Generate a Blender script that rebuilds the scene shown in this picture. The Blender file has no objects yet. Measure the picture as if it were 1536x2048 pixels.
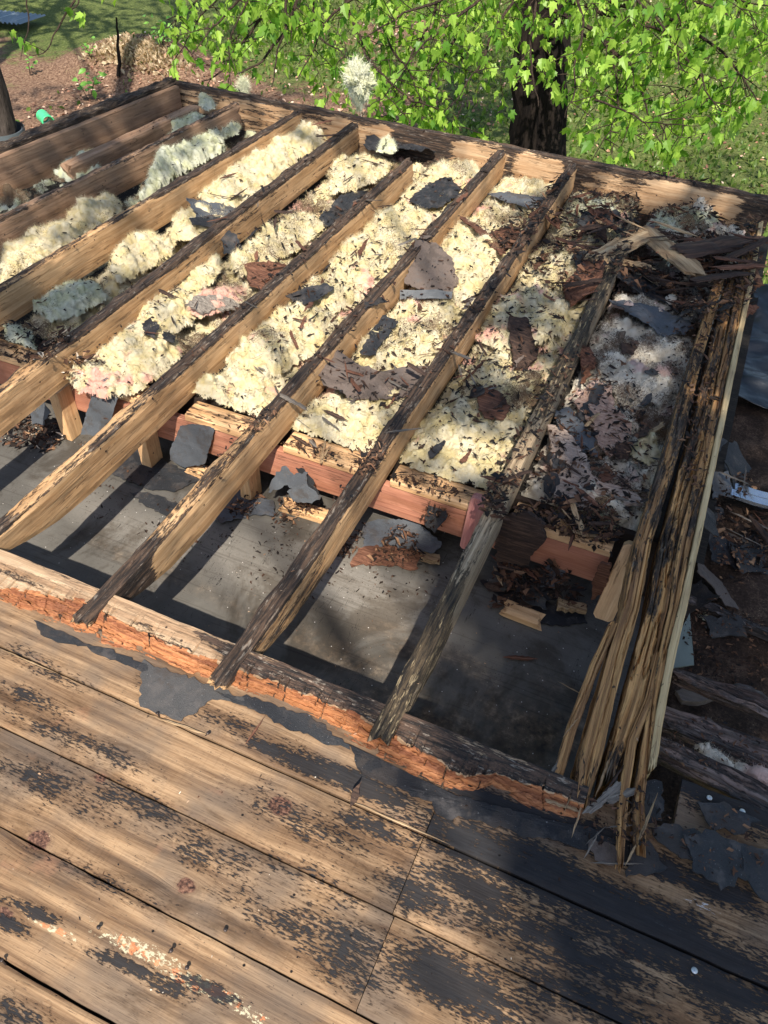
import bpy, math, random
import numpy as np
from mathutils import Matrix, Vector

SC = bpy.context.scene
COL = SC.collection
rnd = random.Random(11)
RS = np.random.RandomState(5)

# ------------------------------------------------------------------ camera, sky, sun, exposure
FPX, CX, CY, CAMH = 1584.73, 768.0, 1024.0, 1.61
def _ray(px, py): return np.array([px - CX, -(py - CY), -FPX])
_dY = _ray(1749, -540); _dY = _dY / np.linalg.norm(_dY)
_dX = -_ray(-4700, -800); _dX = _dX / np.linalg.norm(_dX)
_dZ = np.cross(_dX, _dY)
ROT = np.array([_dX, _dY, _dZ])
cam = bpy.data.cameras.new('camera')
cam.sensor_fit = 'VERTICAL'; cam.sensor_height = 24.0; cam.lens = FPX / 2048 * 24
cam.clip_start = 0.02; cam.clip_end = 400
camo = bpy.data.objects.new('camera', cam); COL.objects.link(camo)
m4 = Matrix([list(ROT[i]) + [0] for i in range(3)] + [[0, 0, 0, 1]])
m4.translation = (0, 0, CAMH)
camo.matrix_world = m4
SC.camera = camo

SUN = np.array([0.30, -0.72, 1.0])            # towards the sun
SUN = SUN / np.linalg.norm(SUN)
w = bpy.data.worlds.new('World'); SC.world = w; w.use_nodes = True
nt = w.node_tree
sky = nt.nodes.new('ShaderNodeTexSky'); sky.sky_type = 'NISHITA'; sky.sun_disc = False
sky.sun_elevation = math.asin(SUN[2]); sky.sun_rotation = math.atan2(SUN[0], SUN[1])
nt.links.new(sky.outputs[0], nt.nodes['Background'].inputs[0])
nt.nodes['Background'].inputs[1].default_value = 0.125
sl = bpy.data.lights.new('sun', 'SUN'); sl.energy = 5.0; sl.angle = math.radians(0.55); sl.color = (1, .93, .82)
so = bpy.data.objects.new('sun', sl); COL.objects.link(so)
so.rotation_euler = Vector(SUN).to_track_quat('Z', 'Y').to_euler(); so.location = (3, -8, 12)
SC.view_settings.view_transform = 'Standard'; SC.view_settings.look = 'None'
SC.view_settings.exposure = 0.78; SC.view_settings.gamma = 1
SC.cycles.max_bounces = 6; SC.cycles.transparent_max_bounces = 8

def P(px, py, z=0.0):
    """the point of the horizontal plane z seen at that spot of the photograph"""
    d = ROT @ _ray(px, py); t = (z - CAMH) / d[2]
    return np.array([d[0] * t, d[1] * t, z])
def PY(px, py, y):
    d = ROT @ _ray(px, py); t = y / d[1]
    return np.array([d[0] * t, y, CAMH + d[2] * t])

# ------------------------------------------------------------------ noise
PERM = np.tile(RS.permutation(256), 4)
GR = RS.normal(size=(256, 3)); GR /= np.linalg.norm(GR, axis=1)[:, None]
def perlin(p):
    p = np.asarray(p, float); pi = np.floor(p).astype(int); f = p - pi; pi &= 255
    u = f ** 3 * (f * (f * 6 - 15) + 10); out = np.zeros(len(p))
    for a in (0, 1):
        for b in (0, 1):
            for c in (0, 1):
                h = PERM[PERM[PERM[pi[:, 0] + a] + pi[:, 1] + b] + pi[:, 2] + c] & 255
                g = GR[h]
                d = (f[:, 0] - a) * g[:, 0] + (f[:, 1] - b) * g[:, 1] + (f[:, 2] - c) * g[:, 2]
                out += d * (u[:, 0] if a else 1 - u[:, 0]) * (u[:, 1] if b else 1 - u[:, 1]) * (u[:, 2] if c else 1 - u[:, 2])
    return out * 1.6
def fbm(p, octv=4, gain=.5, lac=2.03):
    p = np.asarray(p, float); s = np.zeros(len(p)); a = 1
    for i in range(octv):
        s += a * perlin(p + i * 17.3); p = p * lac; a *= gain
    return s
def billow(p, octv=4, gain=.55):
    p = np.asarray(p, float); s = np.zeros(len(p)); a = 1
    for i in range(octv):
        s += a * (np.abs(perlin(p + i * 11.7)) * 2 - .5); p = p * 2.05; a *= gain
    return s

# ------------------------------------------------------------------ mesh helpers
def mk(name, V, F, mats, parent=None, attrs=None, smooth=False, origin=None, mi=None):
    """V (n,3) world positions, F list of index arrays (k,3|4|n)"""
    V = np.asarray(V, float)
    if origin is None: origin = np.array([(V[:, 0].min() + V[:, 0].max()) / 2, (V[:, 1].min() + V[:, 1].max()) / 2, V[:, 2].min()])
    origin = np.asarray(origin, float)
    me = bpy.data.meshes.new(name)
    Fs = [np.asarray(f, np.int32) for f in (F if isinstance(F, list) else [F])]
    Fs = [f for f in Fs if f.size]
    loops = np.concatenate([f.ravel() for f in Fs])
    tot = np.concatenate([np.full(len(f), f.shape[1], np.int32) for f in Fs])
    me.vertices.add(len(V)); me.vertices.foreach_set('co', (V - origin).astype(np.float32).ravel())
    me.loops.add(len(loops)); me.loops.foreach_set('vertex_index', loops)
    me.polygons.add(len(tot)); me.polygons.foreach_set('loop_start', np.concatenate([[0], np.cumsum(tot)[:-1]]).astype(np.int32))
    try: me.polygons.foreach_set('loop_total', tot)
    except Exception: pass
    me.polygons.foreach_set('use_smooth', np.full(len(tot), smooth))
    if mi is not None: me.polygons.foreach_set('material_index', np.asarray(mi, np.int32))
    for k, v in (attrs or {}).items():
        v = np.asarray(v, np.float32)
        at = me.attributes.new(k, 'FLOAT_VECTOR' if v.ndim == 2 else 'FLOAT', 'POINT')
        at.data.foreach_set('vector' if v.ndim == 2 else 'value', v.ravel())
    me.update(calc_edges=True); me.validate()
    for m in (mats if isinstance(mats, (list, tuple)) else [mats]): me.materials.append(m)
    o = bpy.data.objects.new(name, me); COL.objects.link(o)
    o.location = origin
    if parent is not None:
        o.parent = parent; o.location = origin - np.array(parent.location)
    return o
def tag(o, label=None, cat=None, group=None, kind=None):
    if label: o['label'] = label
    if cat: o['category'] = cat
    if group: o['group'] = group
    if kind: o['kind'] = kind
    return o
def empty(name, loc, label, cat, group=None):
    o = bpy.data.objects.new(name, None); COL.objects.link(o); o.location = [float(v) for v in loc]
    return tag(o, label, cat, group)
def gridF(nu, nv, off=0):
    a = np.arange(nu * nv).reshape(nu, nv)
    return np.stack([a[:-1, :-1], a[1:, :-1], a[1:, 1:], a[:-1, 1:]], -1).reshape(-1, 4) + off

# ------------------------------------------------------------------ materials
class Mat:
    def __init__(s, name, rough=.8, spec=.3):
        s.m = bpy.data.materials.new(name); s.m.use_nodes = True; s.nt = s.m.node_tree
        s.b = s.nt.nodes['Principled BSDF']; s.b.inputs['Roughness'].default_value = rough
        s.b.inputs['Specular IOR Level'].default_value = spec
        s.out = s.nt.nodes['Material Output']
    def put(s, sock, v):
        if hasattr(v, 'links'): s.nt.links.new(v, sock)
        elif isinstance(v, (tuple, list)) and len(v) == 3 and sock.type == 'RGBA': sock.default_value = (*v, 1)
        else: sock.default_value = v
    def attr(s, name, vec=True):
        n = s.nt.nodes.new('ShaderNodeAttribute'); n.attribute_name = name
        return n.outputs['Vector' if vec else 'Fac']
    def vmul(s, v, k, off=None):
        n = s.nt.nodes.new('ShaderNodeVectorMath'); n.operation = 'MULTIPLY'; s.put(n.inputs[0], v); n.inputs[1].default_value = k
        if off is None: return n.outputs[0]
        q = s.nt.nodes.new('ShaderNodeVectorMath'); q.operation = 'ADD'; s.put(q.inputs[0], n.outputs[0]); s.put(q.inputs[1], off)
        return q.outputs[0]
    def noise(s, v, scale=1., det=4, rough=.6, dist=0.):
        n = s.nt.nodes.new('ShaderNodeTexNoise'); s.put(n.inputs['Vector'], v); n.inputs['Scale'].default_value = scale
        n.inputs['Detail'].default_value = det; n.inputs['Roughness'].default_value = rough; n.inputs['Distortion'].default_value = dist
        return n.outputs['Fac']
    def vor(s, v, scale, feat='F1', out='Distance', rand=1.):
        n = s.nt.nodes.new('ShaderNodeTexVoronoi'); n.feature = feat; s.put(n.inputs['Vector'], v); n.inputs['Scale'].default_value = scale
        n.inputs['Randomness'].default_value = rand
        return n.outputs[out]
    def math(s, op, a, b=0., clamp=False):
        n = s.nt.nodes.new('ShaderNodeMath'); n.operation = op; s.put(n.inputs[0], a); s.put(n.inputs[1], b); n.use_clamp = clamp
        return n.outputs[0]
    def step(s, v, lo, hi, a=0., b=1.):
        n = s.nt.nodes.new('ShaderNodeMapRange'); s.put(n.inputs[0], v)
        for i, x in enumerate((lo, hi, a, b)): s.put(n.inputs[i + 1], x)
        n.interpolation_type = 'SMOOTHSTEP'
        return n.outputs[0]
    def mix(s, f, a, b, mode='MIX'):
        n = s.nt.nodes.new('ShaderNodeMix'); n.data_type = 'RGBA'; n.blend_type = mode
        s.put(n.inputs[0], f); s.put(n.inputs[6], a); s.put(n.inputs[7], b)
        return n.outputs[2]
    def ramp(s, f, stops):
        n = s.nt.nodes.new('ShaderNodeValToRGB'); s.put(n.inputs[0], f); e = n.color_ramp.elements
        while len(e) < len(stops): e.new(.5)
        for i, (p, c) in enumerate(stops): e[i].position = p; e[i].color = (*c, 1)
        return n.outputs[0]
    def bump(s, h, st=.5, dist=.01, nrm=None):
        n = s.nt.nodes.new('ShaderNodeBump'); s.put(n.inputs['Height'], h); n.inputs['Strength'].default_value = st
        n.inputs['Distance'].default_value = dist
        if nrm is not None: s.put(n.inputs['Normal'], nrm)
        return n.outputs[0]
    def obj(s):
        n = s.nt.nodes.new('ShaderNodeTexCoord'); return n.outputs['Object']
    def rand(s):
        n = s.nt.nodes.new('ShaderNodeObjectInfo'); return n.outputs['Random']
    def fin(s, col, nrm=None, rough=None):
        s.put(s.b.inputs['Base Color'], col)
        if nrm is not None: s.put(s.b.inputs['Normal'], nrm)
        if rough is not None: s.put(s.b.inputs['Roughness'], rough)
        return s.m

def wood_mat(name, light, mid, dark, crust=(.022, .016, .013), crust2=(.09, .055, .035), pale=(.42, .36, .29), pale_amt=.35, rough=.8, spots=.5, cracks=.45, fc=0.):
    """grain runs along gp.x; attribute 'top' says how much rotted crust covers the wood"""
    M = Mat(name, rough); g = M.attr('gp')
    gr = M.noise(M.vmul(g, (1.6, 62, 62)), 1, 6, .6, .35)
    fine = M.noise(M.vmul(g, (14, 320, 320)), 1, 3, .6)
    blot = M.noise(g, 7, 4, .6)
    col = M.ramp(gr, [(.22, tuple((a + b) / 2 for a, b in zip(dark, mid))), (.42, mid), (.60, light)])
    col = M.mix(M.step(fine, .35, .7), M.mix(1., col, (.84, .80, .76), 'MULTIPLY'), col)
    col = M.mix(M.math('MULTIPLY', M.step(blot, .52, .78), .5), col, dark)
    if fc:
        g2 = M.noise(M.vmul(g, (2.4, 150, 150)), 1, 5, .65, .25)
        col = M.mix(M.step(g2, .47, .60, 0, fc), col, M.mix(1., col, (.30, .24, .2), 'MULTIPLY'))
        gr = M.math('SUBTRACT', gr, M.math('MULTIPLY', M.step(g2, .45, .62), .8))
    broad = M.noise(M.vmul(g, (2.2, 16, 16)), 1, 4, .6)
    col = M.mix(M.step(broad, .48, .66, 0, .45), col, M.mix(1., col, (.62, .52, .42), 'MULTIPLY'))
    ck = M.math('ABSOLUTE', M.math('SUBTRACT', M.noise(M.vmul(g, (2.6, 48, 48)), 1, 3, .55, .4), .5))
    ckm = M.math('MULTIPLY', M.step(ck, .012, .004), M.step(M.noise(g, 5, 3, .5), .46, .56))
    col = M.mix(M.math('MULTIPLY', ckm, cracks), col, (.03, .018, .012))
    sp = M.noise(g, 55, 3, .7)
    col = M.mix(M.math('MULTIPLY', M.step(sp, .66, .72), spots), col, (.05, .03, .02))
    nh = M.vor(g, 17); col = M.mix(M.math('MULTIPLY', M.step(nh, .075, .05), .9), col, (.025, .015, .012))
    t = M.attr('top', False)
    cn = M.math('ADD', M.math('MULTIPLY', M.noise(M.vmul(g, (4.5, 34, 34)), 1, 4, .6, .3), .6), M.math('MULTIPLY', M.noise(M.vmul(g, (45, 190, 190)), 1, 4, .7), .4))
    cm = M.step(M.math('ADD', t, M.math('MULTIPLY', M.math('SUBTRACT', cn, .5), 2.3)), .44, .60)
    cc = M.mix(M.step(M.noise(M.vmul(g, (9, 120, 120)), 1, 5, .75), .42, .62), crust, crust2)
    cc = M.mix(M.math('MULTIPLY', M.step(M.noise(M.vmul(g, (12, 60, 60)), 1.7, 5, .7), .56, .66), pale_amt), cc, pale)
    col = M.mix(cm, col, cc)
    h = M.math('ADD', M.math('MULTIPLY', gr, .6), M.math('ADD', M.math('MULTIPLY', fine, .25), M.math('MULTIPLY', cm, .4)))
    h = M.math('SUBTRACT', h, M.math('MULTIPLY', ckm, .8))
    h = M.math('ADD', h, M.math('MULTIPLY', M.noise(M.vmul(g, (40, 160, 160)), 1, 4, .7), M.math('MULTIPLY', cm, .9)))
    return M.fin(col, M.bump(h, .75, .006), M.math('ADD', M.math('MULTIPLY', cn, .35), rough - .25))

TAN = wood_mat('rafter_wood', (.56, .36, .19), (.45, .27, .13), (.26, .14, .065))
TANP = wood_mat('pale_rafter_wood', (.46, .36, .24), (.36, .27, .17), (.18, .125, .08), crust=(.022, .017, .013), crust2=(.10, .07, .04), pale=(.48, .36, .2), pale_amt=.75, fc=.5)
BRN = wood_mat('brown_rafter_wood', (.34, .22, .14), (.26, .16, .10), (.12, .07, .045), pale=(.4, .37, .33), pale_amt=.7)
EDGE = wood_mat('weathered_edge_wood', (.60, .34, .13), (.34, .18, .075), (.07, .036, .02), crust=(.022, .015, .011), crust2=(.10, .066, .044), pale=(.30, .235, .165), pale_amt=.5, cracks=1., fc=.55)
YEL = wood_mat('yellow_trim_wood', (.60, .46, .25), (.48, .35, .18), (.2, .14, .08), crust=(.05, .04, .03), crust2=(.3, .24, .15), pale_amt=.3, spots=.8)
ROTM = wood_mat('orange_rotten_wood', (.46, .20, .085), (.22, .08, .036), (.06, .025, .015), crust=(.018, .014, .012), crust2=(.10, .055, .035), pale=(.5, .36, .24), pale_amt=.5, spots=.2)
RIM = wood_mat('rim_board_wood', (.58, .40, .24), (.45, .28, .15), (.2, .11, .06), spots=.3)
CEDAR = wood_mat('red_header_wood', (.48, .22, .14), (.40, .17, .11), (.22, .09, .05), spots=.2)
PINE = wood_mat('fresh_pine', (.74, .48, .26), (.66, .40, .20), (.35, .2, .1), crust=(.06, .035, .02), crust2=(.2, .12, .07), pale_amt=.1)

def rotwood_mat(name, a, b, c):
    M = Mat(name, .85); g = M.attr('gp'); r = M.rand()
    gr = M.noise(M.vmul(g, (10, 160, 160)), 1, 5, .7)
    col = M.ramp(gr, [(.3, a), (.5, b), (.7, c)])
    col = M.mix(M.math('MULTIPLY', r, .5), col, M.mix(1., col, (.45, .42, .4), 'MULTIPLY'))
    return M.fin(col, M.bump(gr, .8, .004))
DARKROT = rotwood_mat('dark_rotten_wood', (.012, .009, .008), (.045, .026, .019), (.12, .07, .045))
REDROT = rotwood_mat('red_brown_rotten_wood', (.035, .016, .011), (.13, .055, .032), (.26, .13, .08))
LTROT = rotwood_mat('pale_splinter_wood', (.12, .07, .04), (.36, .24, .13), (.55, .42, .26))
GREYROT = rotwood_mat('grey_splinter_wood', (.06, .05, .045), (.17, .145, .12), (.32, .28, .23))

def shingle_mat(name, a, b, gloss=.75):
    M = Mat(name, gloss, .4); g = M.attr('gp'); r = M.rand()
    n = M.noise(g, 420, 3, .7); n2 = M.noise(g, 22, 5, .65)
    col = M.mix(n, a, b)
    col = M.mix(M.math('MULTIPLY', M.step(n2, .5, .7), .55), col, (.12, .105, .095))
    col = M.mix(M.step(M.noise(g, 260, 2, .5), .70, .76), col, (.22, .22, .22))
    col = M.mix(M.math('MULTIPLY', M.step(M.noise(g, 9, 5, .7), .52, .6), .5), col, (.06, .045, .035))
    col = M.mix(M.math('MULTIPLY', r, .45), col, M.mix(1., col, (.45, .45, .5), 'MULTIPLY'))
    return M.fin(col, M.bump(M.math('ADD', n, M.math('MULTIPLY', n2, .8)), .8, .003))
SHIN = shingle_mat('granule_shingle', (.05, .056, .064), (.12, .13, .145))
SHIND = shingle_mat('dark_shingle', (.009, .010, .012), (.036, .038, .042), .65)
SHINB = shingle_mat('brown_granule_shingle', (.07, .045, .035), (.2, .155, .125))
TARM = shingle_mat('tar_paper', (.006, .006, .007), (.02, .02, .024), .6)

def fluff_mat(name, a=(.64, .53, .28), b=(.68, .60, .42), pink=(.68, .34, .30), dirt=(.34, .24, .16)):
    M = Mat(name, 1., .0); g = M.attr('gp')
    col = M.mix(M.step(M.noise(g, 16, 4, .6), .35, .62), a, b)
    pk = M.attr('pink', False)
    col = M.mix(M.step(M.math('ADD', pk, M.math('SUBTRACT', M.noise(g, 30, 4, .6), .5)), .45, .75, 0, .75), col, pink)
    di = M.attr('dirt', False)
    dn = M.noise(g, 95, 4, .75)
    col = M.mix(M.step(M.math('ADD', di, M.math('SUBTRACT', dn, .5)), .42, .7, 0, .85), col, dirt)
    col = M.mix(M.step(M.math('ADD', M.math('MULTIPLY', di, .8), M.math('SUBTRACT', M.noise(g, 170, 3, .7), .5)), .30, .42, 0, .8), col, (.09, .055, .035))
    return M.fin(col, M.bump(M.math('ADD', M.noise(g, 240, 5, .75), M.math('MULTIPLY', M.noise(g, 60, 4, .7), 1.6)), .9, .006))
FLUFF = fluff_mat('glass_wool_yellow')
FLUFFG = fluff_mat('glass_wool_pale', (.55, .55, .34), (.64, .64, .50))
FLUFFP = fluff_mat('glass_wool_pink_grey', (.60, .53, .42), (.72, .66, .55), (.62, .40, .35), (.24, .18, .14))

# ------------------------------------------------------------------ roof heights (what lies on what)
HX0, HY0, HST = -4.0, -.5, .01
HM = np.full((700, 520), -9.0)
def hput(V):
    i = ((V[:, 0] - HX0) / HST).astype(int); j = ((V[:, 1] - HY0) / HST).astype(int)
    ok = (i >= 0) & (i < 700) & (j >= 0) & (j < 520)
    np.maximum.at(HM, (i[ok], j[ok]), V[ok, 2])
def hat(x, y, default=-.16):
    i = int((x - HX0) / HST); j = int((y - HY0) / HST)
    if not (1 <= i < 698 and 1 <= j < 518): return default
    h = HM[i - 1:i + 2, j - 1:j + 2].max()
    return h if h > -5 else default

# ------------------------------------------------------------------ boards
RINGN = None
def board(name, stations, mat, seed=0, rough=.0025, top=(.9, .05), jag=(0, 0), step=.014, parent=None, nb=(7, 6), dents=.0, blots=(), topw=.35, flat_bottom=False):
    """stations: rows (x, y, ztop, width, depth); a long board with grain, worn arris, rotted top and splintered ends"""
    S = np.asarray(stations, float)
    L = np.concatenate([[0], np.cumsum(np.linalg.norm(np.diff(S[:, :3], axis=0), axis=1))])
    n = max(6, int(L[-1] / step)); l = np.linspace(0, L[-1], n)
    c = np.stack([np.interp(l, L, S[:, k]) for k in range(5)], 1)
    T = np.gradient(c[:, :3], axis=0); T /= np.linalg.norm(T, axis=1)[:, None]
    Rt = np.stack([T[:, 1], -T[:, 0], 0 * T[:, 0]], 1); Rt /= np.linalg.norm(Rt, axis=1)[:, None]
    U = np.cross(Rt, T)
    a, b = nb
    ring = [(-.5 + i / (a - 1), 0.) for i in range(a)] + [(.5, -(i + 1) / b) for i in range(b)] + [(.5 - (i + 1) / (a - 1), -1.) for i in range(a - 1)] + [(-.5, -1 + (i + 1) / b) for i in range(b - 1)]
    ring = np.array(ring); m = len(ring)
    rx = np.tile(ring[:, 0], n).reshape(n, m); rz = np.tile(ring[:, 1], n).reshape(n, m)
    chamf = np.where((np.abs(rx) > .49) & ((rz > -.01) | (rz < -.99)), .90, 1.)
    W, D = c[:, 3:4], c[:, 4:5]
    la = np.repeat(l[:, None], m, 1)
    gp = np.stack([la, rx * W + seed * 1.37, rz * D + seed * .71], -1).reshape(-1, 3)
    nz = fbm(gp * np.array([9, 60, 60]) + seed * 3.1, 4).reshape(n, m)
    nz2 = fbm(gp * np.array([3.5, 8, 8]) + seed * 7.7, 3).reshape(n, m)
    ist = (rz > -.02)
    if nb[0] > 10: nz = nz + .4 * fbm(gp * np.array([4.5, 150, 150]) + seed, 3).reshape(n, m) - 1.5 * (np.abs(perlin(gp * np.array([3.0, 48, 48]) + seed * 2)) < .06).reshape(n, m)
    amp = rough * (1 + 1.6 * ist * (1 if top[0] > .4 else 0))
    u = rx * W * chamf + np.sign(rx) * (np.abs(rx) > .49) * nz * amp
    v = rz * D + ist * (nz * amp + nz2 * dents) - (np.abs(rx) > .49) * ist * (.002 + rough * .8) + np.where(rz < -.98, 0 if flat_bottom else 1, 0) * nz * amp * .6
    along = np.zeros((n, m))
    for e, J in enumerate(jag):
        if J:
            q = fbm(np.stack([rx.ravel() * 6 + seed, rz.ravel() * 4 + e * 9, np.full(n * m, 3.3)], 1), 3).reshape(n, m)
            q2 = fbm(np.stack([rx.ravel() * 24 + seed, rz.ravel() * 17 + e * 9, np.full(n * m, 1.3)], 1), 2).reshape(n, m)
            d = la if e == 0 else L[-1] - la
            k = np.clip(1 - d / (J * 3), 0, 1)
            along += (1 if e == 0 else -1) * k * J * (.8 + q * .9 + q2 * .8)
    V = c[:, None, :3] + T[:, None, :] * along[..., None] + Rt[:, None, :] * u[..., None] + U[:, None, :] * v[..., None]
    V = V.reshape(-1, 3)
    idx = np.arange(n * m).reshape(n, m); nx = np.roll(idx, -1, 1)
    Fq = np.stack([idx[:-1], idx[1:], nx[1:], nx[:-1]], -1).reshape(-1, 4)
    cs = V.reshape(n, m, 3)
    # end caps
    V = np.vstack([V, cs[0].mean(0), cs[-1].mean(0)])
    Ft = np.concatenate([np.stack([idx[0], nx[0], np.full(m, n * m)], 1), np.stack([nx[-1], idx[-1], np.full(m, n * m + 1)], 1)])
    tp = np.where(ist, top[0], np.clip(top[1] + topw * np.exp(rz * D / .012), 0, 1))
    for (l0, l1, val) in blots:
        k = np.clip(np.minimum(la - l0, l1 - la) / .08 + .5, 0, 1); tp = tp + k * val
    tp = tp.reshape(-1); tp = np.concatenate([tp, [tp[:m].mean(), tp[-m:].mean()]])
    gp = np.vstack([gp, [gp[0], gp[-1]]])
    V[np.isnan(V)] = 0
    o = mk(name, V, [Fq, Ft], mat, parent, {'gp': gp, 'top': tp}, smooth=False)
    hput(cs[:, ist[0]].reshape(-1, 3))
    return o

# ==================================================================== THE SETTING
GZ = -2.75
def ground():
    xs = np.linspace(-60, 60, 260); ys = np.linspace(-30, 110, 300)
    xs = np.sign(xs) * (np.abs(xs) / 60) ** 1.8 * 60 - 3; ys = 9 + np.sign(ys - 9) * (np.abs(ys - 9) / 101) ** 1.8 * 101
    X, Y = np.meshgrid(xs, ys, indexing='ij'); p = np.stack([X.ravel(), Y.ravel(), 0 * X.ravel()], 1)
    z = GZ + .05 * fbm(p * .8, 4) + .012 * fbm(p * 6, 3) + bank(p[:, 0], p[:, 1])
    p[:, 2] = z
    M = Mat('forest_ground', .95, .1); g = M.attr('gp')
    big = M.noise(g, .35, 4, .6, .4); mid = M.noise(g, 2.2, 5, .65); fine = M.noise(g, 28, 4, .75)
    lit = M.ramp(fine, [(.3, (.04, .022, .015)), (.5, (.17, .10, .065)), (.72, (.40, .27, .18))])
    grs = M.ramp(fine, [(.3, (.03, .045, .013)), (.5, (.085, .11, .03)), (.72, (.22, .23, .085))])
    gx = M.attr('grass', False)
    f = M.step(M.math('ADD', gx, M.math('ADD', M.math('MULTIPLY', M.math('SUBTRACT', mid, .5), 1.1), M.math('MULTIPLY', M.math('SUBTRACT', fine, .5), .9))), .4, .62)
    m = M.fin(M.mix(f, lit, grs), M.bump(fine, .8, .03))
    o = mk('ground', p, gridF(len(xs), len(ys)), m, attrs={'gp': p, 'grass': grassy(p[:, 0], p[:, 1])}, smooth=True, origin=(0, 0, GZ))
    tag(o, kind='structure')
def bank(x, y):
    # a low earth bank beyond the far left corner of the roof
    b = P(262, 150, GZ)
    d = np.sqrt(((x - b[0]) / 1.3) ** 2 + ((y - b[1] - .4) / 1.0) ** 2)
    return .42 * np.clip(1.25 - d, 0, 1) ** .7 + .35 * np.clip((y - 11.2) / 2.5, 0, 1) * 0
def grassy(x, y):
    p = np.stack([x * .28, y * .28, 0 * x + 4.2], 1)
    v = .74 + .6 * fbm(p, 3)
    v += .35 * np.clip((y - 10.5) / 3, 0, 1) + .22 * np.clip((x + 2.5) / 3, -1., 1) - .35 * np.exp(-((x + 6) ** 2 / 6 + (y - 9.5) ** 2 / 6)) + .2 * np.exp(-((x - 4) ** 2 + (y - 9) ** 2) / 8)
    v -= .3 * np.exp(-((y - 14.5 - .3 * x) ** 2) / 1.5)
    return np.clip(v, 0, 1)
def gz(x, y):
    return GZ + bank(np.array([x]), np.array([y]))[0]

ground()

def leaf_shape(kind):
    if kind == 'maple':
        pts = [(0, 0), (.18, .10), (.34, .10), (.30, .28), (.46, .60), (.24, .52), (.20, .74), (0, 1.12), (-.20, .74), (-.24, .52), (-.46, .60), (-.30, .28), (-.34, .10), (-.18, .10)]
    else:
        pts = [(0, 0), (.22, .25), (.26, .55), (0, 1), (-.26, .55), (-.22, .25)]
    return np.array(pts, float)
def leaves_mesh(name, pos, size, nrm, axis, mat, parent, kind='maple', attrs=None, fold=.22, origin=None):
    """many leaves as one foliage mesh: pos, normals and stem directions per leaf"""
    sh = leaf_shape(kind); k = len(sh); n = len(pos)
    axis = axis / np.linalg.norm(axis, axis=1)[:, None]
    side = np.cross(axis, nrm); side /= (np.linalg.norm(side, axis=1)[:, None] + 1e-9)
    nn = np.cross(side, axis)
    cen = np.array([[0, .4]]); pts = np.vstack([sh, cen]); kk = k + 1
    u = pts[:, 0][None, :, None]; v = pts[:, 1][None, :, None]
    fo = RS.uniform(.5, 1.5, n)[:, None, None] * fold
    h = np.abs(u) * fo - (v ** 2) * fo * .9
    V = pos[:, None, :] + size[:, None, None] * (u * side[:, None, :] + v * axis[:, None, :] + h * nn[:, None, :])
    F = np.array([[i, (i + 1) % k, k] for i in range(k)])
    F = (F[None] + (np.arange(n) * kk)[:, None, None]).reshape(-1, 3)
    tone = np.repeat(RS.uniform(0, 1, n), kk)
    return mk(name, V.reshape(-1, 3), F, mat, parent, {'tone': tone}, origin=origin)
def leaf_mat(name, a, b, trans=.45, rough=.45):
    M = Mat(name, rough, .35); t = M.attr('tone', False)
    col = M.mix(t, a, b); M.fin(col)
    tr = M.nt.nodes.new('ShaderNodeBsdfTranslucent'); M.put(tr.inputs[0], M.mix(1., col, (1.25, 1.35, .6), 'MULTIPLY'))
    mx = M.nt.nodes.new('ShaderNodeMixShader'); mx.inputs[0].default_value = trans
    M.nt.links.new(M.b.outputs[0], mx.inputs[1]); M.nt.links.new(tr.outputs[0], mx.inputs[2]); M.nt.links.new(mx.outputs[0], M.out.inputs[0])
    return M.m
MAPLE = leaf_mat('maple_leaf', (.08, .21, .02), (.40, .58, .09))
MAPLED = leaf_mat('shade_tree_leaf', (.05, .13, .02), (.09, .2, .03), .3)
WEED = leaf_mat('weed_leaf', (.07, .22, .03), (.2, .4, .07), .3)

def tube(pts, r, nseg=7, seed=0, rough=0.):
    pts = np.asarray(pts, float); r = np.asarray(r, float) * np.ones(len(pts))
    T = np.gradient(pts, axis=0); T /= np.linalg.norm(T, axis=1)[:, None] + 1e-12
    ref = np.array([0., 0., 1.]) if abs(T[:, 2]).mean() < .8 else np.array([1., 0, 0])
    A = np.cross(T, ref); A /= np.linalg.norm(A, axis=1)[:, None] + 1e-12; B = np.cross(T, A)
    th = np.linspace(0, 2 * np.pi, nseg, endpoint=False)
    rr = r[:, None] * np.ones((1, nseg))
    V = pts[:, None] + (A[:, None] * np.cos(th)[None, :, None] + B[:, None] * np.sin(th)[None, :, None]) * rr[..., None]
    if rough:
        q = V.reshape(-1, 3) * np.array([9, 9, 2.2])
        k = 1 + rough * billow(q + seed, 3).reshape(rr.shape)
        V = pts[:, None] + (V - pts[:, None]) * k[..., None]
    n = len(pts); idx = np.arange(n * nseg).reshape(n, nseg); nx = np.roll(idx, -1, 1)
    F = np.stack([idx[:-1], nx[:-1], nx[1:], idx[1:]], -1).reshape(-1, 4)
    return V.reshape(-1, 3), F
def joinVF(parts):
    Vs, Fs, off = [], {}, 0
    for V, F in parts:
        for f in (F if isinstance(F, list) else [F]):
            Fs.setdefault(f.shape[1], []).append(f + off)
        Vs.append(V); off += len(V)
    return np.vstack(Vs), [np.concatenate(v) for v in Fs.values()]
def bark_mat(name, a, b, sc=1.):
    M = Mat(name, .95, .1); g = M.attr('gp'); v = M.vmul(g, (16 * sc, 16 * sc, 3.2 * sc))
    n = M.noise(v, 1, 6, .7, .6); c = M.ramp(n, [(.35, a), (.65, b)])
    return M.fin(c, M.bump(n, 1., .03))
BARK = bark_mat('dark_bark', (.005, .004, .004), (.028, .021, .017))  # near-black bark, the shade on the maple trunk partly put into its colour
BARKG = bark_mat('grey_bark', (.02, .016, .014), (.10, .08, .068))
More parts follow.
